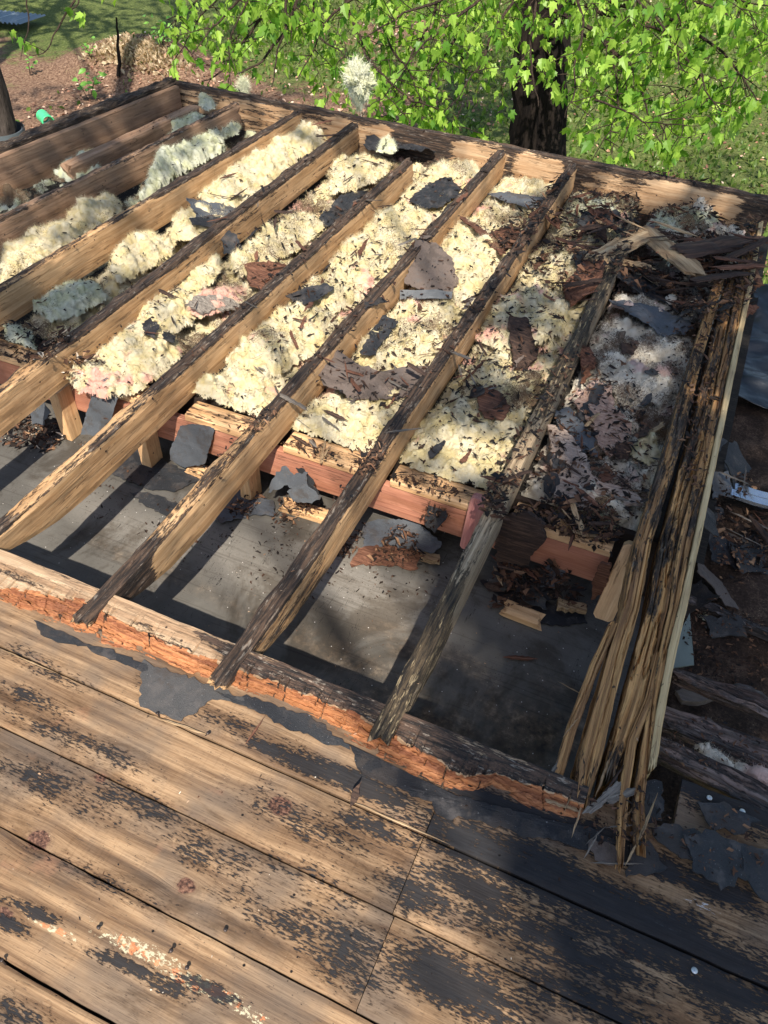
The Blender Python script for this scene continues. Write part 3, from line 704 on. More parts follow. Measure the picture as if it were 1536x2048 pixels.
def deck_board(x0, x1, y0, y1, z, label, seed, wob=.0012, name='roof_board'):
    nx, ny = max(12, int((x1 - x0) / .008)), max(8, int((y1 - y0) / .008))
    xs = np.linspace(x0, x1, nx); ys = np.linspace(0, 1, ny)
    e0 = y0 + wob * fbm(np.c_[xs * 12, 0 * xs + seed, 0 * xs], 4); e1 = y1 + wob * fbm(np.c_[xs * 12, 0 * xs + seed + 9, 0 * xs], 4)
    X = np.repeat(xs[:, None], ny, 1); Y = e0[:, None] + (e1 - e0)[:, None] * ys[None]
    Z = z + .0012 * fbm(np.c_[X.ravel() * 6, Y.ravel() * 20, 0 * X.ravel() + seed], 3).reshape(nx, ny)
    edge = np.minimum(Y - y0, y1 - Y); Z = Z - .002 * (edge < .002)
    top = np.stack([X, Y, Z], -1).reshape(-1, 3)
    sk = []
    kn = np.zeros(len(top)); warp = np.zeros(len(top))
    for (px, py, r) in KNOTS:
        c = P(px, py, z)
        if not (y0 - .03 < c[1] < y1 + .03): continue
        d = np.sqrt(((top[:, 0] - c[0]) / 1.25) ** 2 + (top[:, 1] - c[1]) ** 2) / r
        kn = np.maximum(kn, np.clip(1.9 - d * .95, 0, 1.1))
        warp += np.sign(top[:, 1] - c[1]) * -r * .8 * np.exp(-((top[:, 0] - c[0]) / (r * 3)) ** 2) * np.exp(-np.abs(top[:, 1] - c[1]) / (r * 2))
    x, y = top[:, 0], top[:, 1]
    at = {'gp': top + [seed * .37, seed * 1.1, 0], 'tar': blobmask(x, y, TARB), 'knot': kn, 'warp': warp, 'paint': blobmask(x, y, PAINT), 'white': blobmask(x, y, WHITE)}
    # sides
    idx = np.arange(nx * ny).reshape(nx, ny)
    rim = np.concatenate([idx[:, 0], idx[-1, 1:], idx[-2::-1, -1], idx[0, -2:0:-1]])
    low = top[rim] - [0, 0, .022]; n0 = len(top); k = len(rim)
    Fs = np.stack([rim, n0 + np.arange(k), n0 + (np.arange(k) + 1) % k, np.roll(rim, -1)], 1)
    V = np.vstack([top, low])
    for q in at: at[q] = np.concatenate([at[q], at[q][rim]])
    o = mk(name, V, [np.vstack([gridF(nx, ny), Fs])], DECK, attrs=at, smooth=False)
    tag(o, label, 'board'); hput(top); return o
S_ = [-.05, .134, .322, .497, .662, .835]     # seams between the boards
XJ = P(868, 1625, DZ)[0]; XJ2 = P(800, 1790, DZ)[0]; XJ3 = P(705, 2040, DZ)[0]
def tr(s): return s * (CAMH - DZ) / CAMH
S_ = [tr(s) for s in S_]
g_ = .0022
deck_board(-1.9, XJ - .001, S_[4] + .003, S_[5] - .002, DZ, 'tan roof board running along the orange rotten beam on the left', 1)
deck_board(XJ + .001, 1.4, S_[4] + .003, S_[5] + .05, DZ, 'half black roof board under the splintered ends of the edge boards', 2)
deck_board(-1.8, XJ2 - .0008, S_[3] + g_, S_[4] - .003, DZ, 'roof board with the oval cracked knot and grey smudge, second in front of the beam', 3)
deck_board(XJ2 + .0008, 1.4, S_[3] + g_, S_[4] - .003, DZ - .001, 'broad roof board blackened by tar at the lower right', 4)
deck_board(-1.7, XJ3 - .0008, S_[2] + g_, S_[3] - g_, DZ, 'roof board with a dark red split knot and rows of black tar specks', 5)
deck_board(XJ3 + .0008, 1.2, S_[2] + g_, S_[3] - g_, DZ, 'short roof board with a square tar patch at the bottom right corner', 6)
deck_board(-1.6, 1.0, S_[1] + .003, S_[2] - g_, DZ, 'roof board with cream and orange paint flakes at the lower left', 7)
deck_board(-1.5, .9, S_[0] + g_, S_[1] - .003, DZ, 'grey brown roof board in the bottom left corner of the photo', 8)
deck_board(-1.5, .9, S_[0] - .19, S_[0] - g_, DZ, 'roof board below the bottom edge of the photo', 9)
# dark sheet standing in for the dark void under the boards
def sheet(name, x0, x1, y0, y1, z, m, kind='structure', st=.03, amp=0., label=None, cat=None, thick=0.0, attr=None, shear=0.):
    nx, ny = int((x1 - x0) / st) + 2, int((y1 - y0) / st) + 2
    X, Y = np.meshgrid(np.linspace(x0, x1, nx), np.linspace(y0, y1, ny), indexing='ij')
    V = np.stack([X.ravel(), Y.ravel(), np.full(X.size, z)], 1)
    V[:, 2] += amp * fbm(np.c_[V[:, :2] * 5, 0 * V[:, 0]], 4)
    V[:, 0] += shear * (y1 - V[:, 1]) * (x1 - V[:, 0]) / (x1 - x0)
    at = {'gp': V.copy()}
    if attr: at.update(attr(V))
    F = gridF(nx, ny)
    hput(V)
    if thick:
        n = len(V); idx = np.arange(nx * ny).reshape(nx, ny)
        rim = np.concatenate([idx[:, 0], idx[-1, 1:], idx[-2::-1, -1], idx[0, -2:0:-1]]); k = len(rim)
        low = V[rim] - [0, 0, thick]
        Fs = np.stack([rim, n + np.arange(k), n + (np.arange(k) + 1) % k, np.roll(rim, -1)], 1)
        V = np.vstack([V, low]); F = np.vstack([F, Fs])
        for q in at: at[q] = np.concatenate([at[q], at[q][rim]])
    o = mk(name, V, [F], m, attrs=at, smooth=amp > 0)
    return tag(o, label, cat, kind=kind)
M = Mat('black_void', .95, .0); DEEP = M.fin((.012, .01, .009))
UND = rotwood_mat('dark_base_sheet', (.008, .007, .006), (.02, .016, .013), (.05, .04, .03))
sheet('dark_void_sheet', -2.0, 1.6, -.35, .80, -.09, UND)

# soffit floor below the open rafter tails
def floor_attr(V):
    x, y = V[:, 0], V[:, 1]
    return {'stain': blobmask(x, y, [(860, 1440, 200, 40, .9), (1060, 1460, 120, 60, .8), (640, 1290, 200, 30, .45), (1120, 1420, 60, 70, .7), (860, 1310, 130, 40, .6), (760, 1350, 120, 30, .6), (300, 1130, 150, 22, .35)], -.4),
            'dry': blobmask(x, y, [(720, 1180, 160, 70, .9), (480, 1130, 160, 60, .6), (250, 1050, 170, 45, .55), (980, 1200, 120, 50, .25)], -.4)}
def floor_mat():
    M = Mat('grey_soffit_sheet', .85, .15); g = M.attr('gp')
    n = M.noise(g, 7, 5, .65); f = M.noise(g, 120, 4, .7); st = M.noise(M.vmul(g, (2.5, 90, 1)), 1, 4, .6)
    col = M.mix(n, (.05, .046, .04), (.155, .143, .125))
    col = M.mix(M.math('MULTIPLY', M.attr('dry', False), .8), col, M.mix(f, (.15, .135, .115), (.31, .28, .24)))
    col = M.mix(M.math('MULTIPLY', M.attr('stain', False), M.step(n, .3, .6)), col, M.ramp(M.noise(g, 26, 5, .7), [(.35, (.025, .02, .015)), (.52, (.12, .085, .055)), (.7, (.38, .28, .19))]))
    col = M.mix(M.step(st, .56, .66, 0, .4), col, M.mix(1., col, (.45, .42, .4), 'MULTIPLY'))
    bl = M.noise(g, 3.2, 5, .7, .6); col = M.mix(M.step(bl, .48, .62, 0, .7), col, M.mix(1., col, (.40, .35, .30), 'MULTIPLY'))
    col = M.mix(M.step(M.noise(g, 45, 5, .75), .58, .7, 0, .55), col, (.045, .036, .028))
    cr = M.noise(M.vmul(g, (22, 2.2, 1)), 1, 3, .6, 1.2)
    crk = M.step(M.math('ABSOLUTE', M.math('SUBTRACT', cr, .58)), .0045, .0015)
    crk = M.math('MULTIPLY', crk, M.step(M.noise(g, 4, 2, .5), .5, .56))
    col = M.mix(crk, col, (.02, .018, .016))
    pit = M.vor(M.vmul(g, (1, 1, 0)), 110)
    col = M.mix(M.math('MULTIPLY', M.step(pit, .22, .1), M.step(M.noise(g, 9, 3, .5), .48, .6)), col, (.05, .04, .035))
    wp = M.vor(M.vmul(g, (1, 1, 0), (3.3, 1.2, 0)), 34); col = M.mix(M.step(wp, .07, .045), col, (.5, .46, .42))
    return M.fin(col, M.bump(M.math('ADD', M.math('MULTIPLY', n, .8), M.math('MULTIPLY', f, .4)), .5, .005), M.math('ADD', .45, M.math('MULTIPLY', f, .5)))
o = sheet('floor', -4.6, .30, .86, 2.1, -.40, floor_mat(), amp=.003, st=.012, attr=floor_attr)
o['label'] = 'grey dusty sheet floor under the open rafter ends'
sheet('ceiling', -3.22, .30, 1.86, 4.24, -.19, UND, amp=.01, shear=-.12)

# ---- rotten beam with the orange face
XB0, XB1 = -2.3, P(1140, 1600, 0)[0] + .03
def interp_px(pts, z):
    w_ = np.array([P(a, b, z) for a, b in pts]); o = np.argsort(w_[:, 0]); return w_[o, 0], w_[o, 1]
FR = [(-200, 1130), (0, 1204), (70, 1234), (150, 1272), (250, 1304), (370, 1344), (450, 1374), (550, 1404), (650, 1446), (700, 1484), (768, 1524), (860, 1566), (943, 1592), (983, 1573), (1063, 1618), (1138, 1637)]
UP = [(-200, 1100), (0, 1176), (165, 1202), (240, 1240), (320, 1281), (450, 1334), (570, 1374), (685, 1414), (768, 1464), (878, 1524), (905, 1546), (978, 1551), (1028, 1563), (1138, 1598)]
BTOP = wood_mat('beam_top_wood', (.46, .33, .21), (.34, .22, .13), (.15, .09, .055), crust=(.018, .014, .012), crust2=(.10, .06, .04), pale=(.5, .42, .33), pale_amt=.5)
def beam():
    n = 760; x = np.linspace(XB0, XB1, n)
    fx, fy = interp_px(FR, DZ); ux, uy = interp_px(UP, -.004)
    yf = np.interp(x, fx, fy); yu = np.interp(x, ux, uy)
    yf = yf + .007 * fbm(np.c_[x * 16, 0 * x, 0 * x], 5); yu = np.maximum(yu + .006 * fbm(np.c_[x * 14, 0 * x + 5, 0 * x], 4), yf + .018)
    yb = np.full(n, .905) + .002 * fbm(np.c_[x * 9, 0 * x + 2, 0 * x], 3)
    rows = []; tops = []
    m1, m2 = 26, 14
    for i in range(m1):      # the broken orange face, rising from the boards
        t = i / (m1 - 1)
        y = yf + (yu - yf) * t
        q = np.c_[x * 7, np.full(n, t * 5.0), 0 * x]
        led = np.round((t + .25 * fbm(q, 3)) * 4) / 4
        z = DZ - .01 + (.028 - DZ * .4) * np.clip(.35 * t ** .6 + .65 * led, 0, 1.05)
        z = z + .0065 * fbm(np.c_[x * 42, y * 230, 0 * x], 4) - .035 * np.clip(fbm(np.c_[x * 13, y * 60, 0 * x + 3], 3) - .35, 0, .5)
        ck = np.abs(perlin(np.c_[x * 21, y * 9, 0 * x + 8])) < .025
        z = z - .010 * ck
        rows.append(np.c_[x, y, z]); tops.append(np.clip(.12 + .30 * fbm(np.c_[x * 6, y * 40, 0 * x + 4], 3) + ck * .6, 0, 1))
    ztop = rows[-1][:, 2]
    for i in range(1, m2 + 1):
        t = i / m2; y = yu + (yb - yu) * t
        z = ztop * (1 - t) ** 2 + (1 - (1 - t) ** 2) * .001 + .0018 * fbm(np.c_[x * 10, y * 140, 0 * x + 6], 4)
        rows.append(np.c_[x, y, z])
        k = np.interp(x, [P(a, b)[0] for a, b in ((0, 1160), (160, 1230), (250, 1230), (400, 1310), (520, 1340), (640, 1400))], [.25, .22, .20, .40, .68, .85])
        tops.append(np.clip(k + .3 * fbm(np.c_[x * 5, y * 30, 0 * x], 3), 0, 1))
    for dz in (-.03, -.09, -.15): rows.append(np.c_[x, yb + .001, np.full(n, dz)]); tops.append(np.full(n, .35))
    V = np.stack(rows, 1); nr = V.shape[1]
    # skirt down at front and ends
    V = V.reshape(-1, 3); gp = V.copy()
    F = gridF(n, nr)
    idx = np.arange(n * nr).reshape(n, nr)
    low = V[idx[:, 0]] * [1, 1, 0] + [0, 0, -.15]; n0 = len(V)
    Ff = np.stack([idx[:-1, 0], idx[1:, 0], n0 + np.arange(1, n), n0 + np.arange(n - 1)], 1)
    endc = []
    e = idx[-1]; cpt = np.array([[XB1 - .003, .86, -.15]])
    Fe = np.stack([e[:-1], e[1:], np.full(nr - 1, n0 + n)], 1)
    V = np.vstack([V, low, cpt]); tp = np.concatenate([np.stack(tops, 1).ravel(), np.zeros(n + 1)]); gp = V.copy()
    fi = np.zeros(len(F) + len(Ff) + len(Fe), int); fi[:len(F)] = ((np.arange(len(F)) % (nr - 1)) >= m1 - 2 + 2 * (fbm(np.c_[np.arange(len(F)) // (nr - 1) * .05, np.zeros(len(F)), np.zeros(len(F))], 2) > .1)).astype(int)
    o = mk('rotten_beam', V, [np.vstack([F, Ff]), Fe], [ROTM, BTOP], attrs={'gp': gp, 'top': tp}, smooth=False, mi=fi)
    tag(o, 'long beam with a crumbling bright orange rotten face between roof boards and open rafters', 'beam'); hput(V[:n * nr])
beam()

# ---- rafters
RW = .050
def raf(name, xs, y0, y1, mat, label, seed, taper=True, depth=.135, w=RW, blots=(), top=(.85, .04), z=0., grp='rafters', dents=.0015, rough=.0020, topw=.35, jag=(.02, .02)):
    st = []
    ys = [y0, y0 + .05, y0 + .12, y0 + .22, y0 + .34, y0 + .5, 1.5, 2.2, 3.0, 3.7, y1] if taper else list(np.linspace(y0, y1, 8))
    ds = [.02, .035, .062, .095, .122, depth, depth, depth, depth, depth, depth] if taper else [depth] * 8
    zz = [.012, .010, .006, .003, 0, 0, 0, 0, 0, 0, 0] if taper else [0] * 8
    ys, ds = np.array(ys), np.array(ds)
    o_ = np.argsort(ys); ys, ds = ys[o_], ds[o_]
    for y, d, q in zip(ys, ds, zz):
        st.append((np.interp(y, [xs[0][1], xs[1][1]], [xs[0][0], xs[1][0]]) if len(xs) == 2 else np.interp(y, [a[1] for a in xs], [a[0] for a in xs]), y, z + q + .002 * math.sin(y * 3 + seed), w, d))
    o = board(name, st, mat, seed, rough, top=top, jag=jag, blots=blots, dents=dents, topw=topw)
    return tag(o, label, 'rafter', grp)
YR = 4.235
raf('rafter', [(-.737, .8), (-.733, 4.2)], .775, YR - .03, TAN, 'rafter with a black tip resting on the orange beam, third from the right edge boards', 1, blots=[(0, .5, .35), (1.6, 2.4, -.15)]) if False else None
raf('rafter', [(-.322, .82), (-.318, 4.2)], .80, 2.66, TANP, 'mottled pale rafter nearest the right edge boards, its far half broken off', 4, w=.048, blots=[(0, .45, .5), (.5, 1.3, -.32), (1.55, 1.95, .5)], top=(.72, .12), jag=(.03, .06))
raf('rafter', [(-.725, .78), (-.735, 4.2)], .775, YR - .03, TAN, 'dark topped rafter ending midway along the orange beam, second from the right', 1, blots=[(0, .55, .5)], topw=.3, top=(1.0, .03))
raf('rafter', [(-1.128, .8), (-1.118, 4.2)], .79, YR - .03, TAN, 'rafter with a burnt looking black end at the left part of the orange beam', 2, blots=[(0, .28, .9), (.3, .9, -.32), (2.0, 3.5, .15)], topw=.12, top=(.85, .0))
raf('rafter', [(-1.535, .9), (-1.50, 4.2)], .80, 3.86, TAN, 'rafter with golden side and worn streaky top running off the left edge near the beam', 3, blots=[(.2, .9, -.38), (1.9, 3.2, .2)], topw=.12, top=(.85, .0))
raf('rafter', [(-1.975, 1.3), (-1.975, 4.2)], .85, YR - .03, TAN, 'rafter with a long dark rotten top in front of the brightest yellow insulation', 5, blots=[(.3, .9, -.3), (1.5, 3.4, .3)], w=.052, topw=.3)
raf('rafter', [(-2.44, 2.0), (-2.33, 4.2)], 1.5, YR - .03, TAN, 'rafter with light tan side and reddish brown top, sixth from the right edge boards', 6, blots=[(.3, 1.4, -.3)], w=.045, taper=False, depth=.145, topw=.3)
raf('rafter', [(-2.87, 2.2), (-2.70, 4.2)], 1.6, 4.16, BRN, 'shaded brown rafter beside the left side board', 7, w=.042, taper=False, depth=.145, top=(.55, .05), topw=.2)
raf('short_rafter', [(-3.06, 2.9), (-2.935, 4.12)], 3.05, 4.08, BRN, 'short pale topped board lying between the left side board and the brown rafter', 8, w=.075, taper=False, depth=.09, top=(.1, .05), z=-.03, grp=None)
# left side board: mossy outer strip and wide inner board
root = empty('side_board', (-3.3, 2.9, -.2), 'wide brown side board with a mossy black top closing the roof on the left', 'board')
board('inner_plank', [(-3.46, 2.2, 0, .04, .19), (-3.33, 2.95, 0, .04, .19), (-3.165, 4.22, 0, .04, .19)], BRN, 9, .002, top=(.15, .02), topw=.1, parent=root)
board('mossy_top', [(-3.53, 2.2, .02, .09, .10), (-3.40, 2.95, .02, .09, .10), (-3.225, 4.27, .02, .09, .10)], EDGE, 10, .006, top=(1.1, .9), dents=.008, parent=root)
# far rim
rb = board('rim_board', [(-3.2, 4.262, .01, .04, .21), (-1.5, 4.258, .005, .04, .21), (.15, 4.25, 0, .04, .21), (.26, 4.25, 0, .04, .21)], RIM, 12, .002, top=(.75, .02), topw=.35, dents=.003,
           blots=[(0, 1.05, .42), (1.16, 1.32, .3), (1.42, 1.80, .8), (2.08, 2.16, .6), (2.42, 2.55, .8), (2.55, 2.86, .45), (3.30, 3.6, .7)], step=.01)
tag(rb, 'tan rim board closing the far end of the roof with black rotten stretches', 'board')
# crumbly top of the rim
V = []
# ---- edge boards on the right
def xe(px, py, z=0): return P(px, py, z)[0]
def line(pts, z, w, d): return [(*P(a, b, z)[:2], z, w_, d_) for (a, b), w_, d_ in zip(pts, w, d)]
def edges(rows, z, d):
    """rows: image row, left edge, right edge -> stations"""
    out = []
    for i, (y, a, b) in enumerate(rows):
        A, B = P(a, y, z), P(b, y, z); c = (A + B) / 2
        a2, b2 = (rows[i + 1] if i + 1 < len(rows) else rows[i - 1]), None
        D = P((a2[1] + a2[2]) / 2, a2[0], z) - c; D /= np.linalg.norm(D); w_ = abs((B - A)[0] * D[1] - (B - A)[1] * D[0])
        out.append((*c[:2], z, w_, d))
    return out
er = empty('edge_rafter', (.06, 1.5, -.14), 'split edge rafter with golden rotten lower end and a torn strip on its left', 'rafter')
board('plank', edges([(1620, 1145, 1172), (1530, 1153, 1203), (1400, 1190, 1231), (1300, 1218, 1257), (1215, 1245, 1281), (1079, 1271, 1307), (873, 1336, 1368), (700, 1386, 1410), (540, 1437, 1455)], 0, .12), EDGE, nb=(19, 8), seed=21, rough=.003, top=(.30, .30), dents=.003, jag=(.05, .02), parent=er, blots=[(0, .50, -.22), (.9, 1.9, .25)])
board('torn_strip', edges([(1562, 1103, 1122), (1450, 1135, 1158), (1330, 1180, 1200), (1240, 1222, 1240)], -.004, .05), EDGE, nb=(13, 7), seed=22, rough=.003, top=(.15, .2), jag=(.02, .01), parent=er)
e2 = empty('edge_plank', (.12, 1.5, -.14), 'grey weathered middle edge board with a dark gap on its left and shredded lower end', 'board')
board('plank', edges([(1580, 1198, 1228), (1530, 1208, 1244), (1400, 1247, 1295), (1300, 1274, 1317), (1215, 1296, 1337), (1079, 1322, 1357), (873, 1379, 1411), (700, 1420, 1446), (540, 1460, 1478)], -.006, .11), EDGE, nb=(19, 8), seed=23, rough=.003, top=(.5, .45), dents=.003, jag=(.05, .02), parent=e2, blots=[(.1, .5, -.25)])
board('split_strip', edges([(1765, 1236, 1246), (1600, 1238, 1258), (1480, 1254, 1276), (1400, 1290, 1308), (1300, 1314, 1328)], .002, .06), EDGE, nb=(19, 8), seed=24, rough=.002, top=(.25, .2), jag=(.06, .01), parent=e2)
e3 = empty('edge_strip', (.16, 1.5, -.12), 'thin grey strip between the middle edge board and the yellow outer board', 'board')
board('strip', edges([(1730, 1270, 1292), (1600, 1266, 1290), (1500, 1284, 1304), (1400, 1300, 1316), (1300, 1320, 1334), (1215, 1338, 1357), (1079, 1357, 1386), (873, 1411, 1430), (700, 1448, 1466), (540, 1482, 1500), (440, 1500, 1516)], .006, .11), EDGE, nb=(19, 8), seed=25, rough=.002, top=(.42, .4), dents=.003, jag=(.05, .02), parent=e3)
e4 = board('trim_board', edges([(1560, 1294, 1310), (1440, 1310, 1328), (1300, 1336, 1356), (1215, 1358, 1375), (1079, 1387, 1402), (873, 1431, 1445), (700, 1467, 1480), (540, 1501, 1512), (440, 1518, 1528)], .010, .12), YEL, 26, .0012, top=(.12, .1), jag=(.05, .01), dents=.001)
tag(e4, 'straight pale yellow outer trim board along the right edge of the roof', 'board')

# ---- wall plate, header and studs
YP = 1.75
RX = [-2.44, -1.975, -1.51, -1.12, -.727, -.32, .035]
PL = ['beside the leftmost pile of torn felt', 'behind the blue grey shingle leaning on the header', 'above the heap of broken slate coloured shingles', 'left of the pink block, with yellow insulation behind it', 'between the mottled rafter and the edge rafter']
HEAPP = 1
hb = board('header_board', [(-2.9, YP + .012, -.172, .03, .125), (.03, YP + .012, -.172, .03, .125)], CEDAR, 31, .001, top=(.1, .0), topw=.1); tag(hb, 'reddish header board below the plates across the open rafter bays', 'header')
for i in range(5):
    a, b = RX[i + 1] + .035, RX[i + 2] - .03
    if i == 4: b = RX[6] - .005
    if i < 1: a = -1.9
    o = board('wall_plate', [(a, YP + .035, -.135, .088, .034), (b, YP + .035, -.135, .088, .034)], PINE, 32 + i, .001, top=(.38, .0), topw=.05)
    tag(o, 'pale wall plate piece ' + PL[i], 'wall plate', 'wall plate pieces')
o = board('wall_plate', [(-2.9, YP + .035, -.135, .088, .034), (-2.02, YP + .035, -.135, .088, .034)], PINE, 38, .001, top=(.4, .0)); tag(o, 'pale wall plate piece at the left border of the photo', 'wall plate', 'wall plate pieces')
M = Mat('backing_black', .9, .1); BACK = M.fin(M.mix(M.noise(M.attr('gp'), 12, 4), (.012, .01, .009), (.05, .035, .028)))  # near-black panel stands in for the darkness of the opening under the header
V = np.array([[-4.6, 1.85, -.41], [.25, 1.85, -.41], [.25, 1.85, -.15], [-4.6, 1.85, -.15], [-4.6, 1.87, -.41], [.25, 1.87, -.41], [.25, 1.87, -.15], [-4.6, 1.87, -.15]], float)
o = mk('dark_back_panel', V, np.array([[0, 1, 2, 3], [7, 6, 5, 4], [3, 2, 6, 7], [0, 3, 7, 4], [1, 5, 6, 2]]), BACK, attrs={'gp': V}); tag(o, 'dark panel standing in for the black opening behind the plates and header', 'wall')
SL = ['short sunlit stud left of the leaning blue grey shingle', 'short sunlit stud left of the broken slate coloured heap', 'short stud in the dark behind the second rafter from the right', 'short stud under the leftmost open rafter']
for (px, py), lb in zip([(297, 905), (497, 965), (130, 830)], [SL[0], SL[1], SL[3]]):
    q = PY(px, py, 1.70)
    o = board('stud', [(q[0], 1.700, -.395, .04, .05), (q[0], 1.701, -.16, .04, .05)], PINE, 41, .0008, top=(.0, .0), step=.03)
    bpy.data.objects.remove(o)
    V = []
    x0, x1, y0, y1 = q[0] - .022, q[0] + .022, 1.675, 1.745
    zs = np.linspace(-.398, -.175, 10); ringp = [(x0, y0), (x1, y0), (x1, y1), (x0, y1)]
    V = np.array([(a + .0008 * math.sin(k * 3 + a * 90), b, z) for k, z in enumerate(zs) for a, b in ringp])
    ii = np.arange(40).reshape(10, 4); F = np.stack([ii[:-1], np.roll(ii, -1, 1)[:-1], np.roll(ii, -1, 1)[1:], ii[1:]], -1).reshape(-1, 4)
    F = np.vstack([F, [[39, 38, 37, 36]]]); F[-1] = [36, 37, 38, 39]
    gp = V[:, [2, 0, 1]]
    o = mk('stud', V, F, PINE, attrs={'gp': gp, 'top': np.zeros(40)}); tag(o, lb, 'stud', 'short studs below the plates')
# strips on the floor against the wall
for k, (pa, pb, lb) in enumerate([((372, 925), (470, 962), 'pale floor strip in front of the leaning blue grey shingle'), ((560, 1000), (690, 1040), 'pale strip below the broken slate coloured heap'), ((1000, 1205), (1090, 1240), 'broken light brown strip in the rubble below the header at right')]):
    a, b = P(*pa, -.37), P(*pb, -.37)
    o = board('floor_strip', [(*a[:2], -.37, .055, .03), (*b[:2], -.37, .055, .03)], PINE, 51 + k, .002, top=(.3, .1), jag=(.02, .02)); tag(o, lb, 'wood strip')
# leaning block at the right, pink block on the mottled rafter
def block(name, a, b, wv, th, m, label, cat, seed, round_=.012):
    """a short board from a to b (3D), width vector wv, thickness th along its normal"""
    a, b, wv = np.array(a), np.array(b), np.array(wv); T = (b - a); L = np.linalg.norm(T); T /= L; wl = np.linalg.norm(wv); W_ = wv / wl; N_ = np.cross(T, W_)
    n = 26; V, G = [], []
    for i in range(n):
        t = i / (n - 1); d = min(t, 1 - t) * L; k = 1 - (max(0, round_ - d) / round_) ** 2 * .35
        for (u, v) in ((-.5, -.5), (-.2, -.5), (.2, -.5), (.5, -.5), (.5, .5), (.2, .5), (-.2, .5), (-.5, .5)):
            V.append(a + T * L * t + W_ * wl * u * k + N_ * th * v); G.append((L * t, wl * u, th * v))
    ii = np.arange(n * 8).reshape(n, 8); nx_ = np.roll(ii, -1, 1); F = np.stack([ii[:-1], ii[1:], nx_[1:], nx_[:-1]], -1).reshape(-1, 4)
    cap = np.array([list(ii[0][::-1]), list(ii[-1])])
    o = mk(name, np.array(V), [F, cap], m, attrs={'gp': np.array(G) + seed, 'top': np.full(len(V), .06)}); return tag(o, label, cat)
q1 = PY(1205, 1235, 1.66); q2 = PY(1262, 1095, 1.74)
block('wood_block', (q1[0], 1.66, q1[2]), (q2[0] + .01, 1.78, q2[2] - .02), (.062, .0, .0), .04, PINE, 'smooth tan block with rounded end leaning under the edge rafter', 'wood block', 61)
q1 = PY(945, 1075, 1.72); q2 = PY(962, 1000, 1.74)
PINKW = wood_mat('pink_painted_wood', (.55, .26, .22), (.46, .19, .17), (.25, .1, .09))
block('wood_block', (q1[0] - .01, 1.72, -.30), (q2[0] - .005, 1.74, -.085), (.05, 0, 0), .03, PINKW, 'pink faced block standing against the left side of the mottled rafter', 'wood block', 62)


# ==================================================================== INSULATION
def inpoly(x, y, poly):
    n = len(poly); c = np.zeros(x.shape, bool); dm = np.full(x.shape, 9.)
    for i in range(n):
        x0, y0 = poly[i]; x1, y1 = poly[(i + 1) % n]
        cond = ((y0 > y) != (y1 > y)) & (x < (x1 - x0) * (y - y0) / (y1 - y0 + 1e-12) + x0); c ^= cond
        dx, dy = x1 - x0, y1 - y0; t = np.clip(((x - x0) * dx + (y - y0) * dy) / (dx * dx + dy * dy + 1e-12), 0, 1)
        dm = np.minimum(dm, np.hypot(x - x0 - t * dx, y - y0 - t * dy))
    return np.where(c, dm, -dm)
def hair(Vs, N, n, ln, wd, up=.5, seed=0):
    """n thin curved fibres standing on the surface points Vs"""
    i = RS.randint(0, len(Vs), n); p = Vs[i]; d = N[i] + RS.normal(size=(n, 3)) * .75; d[:, 2] += up
    d /= np.linalg.norm(d, axis=1)[:, None]; L = ln * RS.uniform(.4, 1.3, n)[:, None]
    sd = np.cross(d, RS.normal(size=(n, 3))); sd /= np.linalg.norm(sd, axis=1)[:, None] + 1e-9
    q = p + d * L * .55; e = q + (d + RS.normal(size=(n, 3)) * .6) * L * .5
    w_ = wd * RS.uniform(.5, 1.4, n)[:, None]
    V = np.stack([p - sd * w_ - d * .002, p + sd * w_ - d * .002, q + sd * w_ * .6, q - sd * w_ * .6, e], 1).reshape(-1, 3)
    b = np.arange(n)[:, None] * 5
    return V, np.hstack([b, b + 1, b + 2, b + 3]), np.hstack([b + 3, b + 2, b + 4]), i
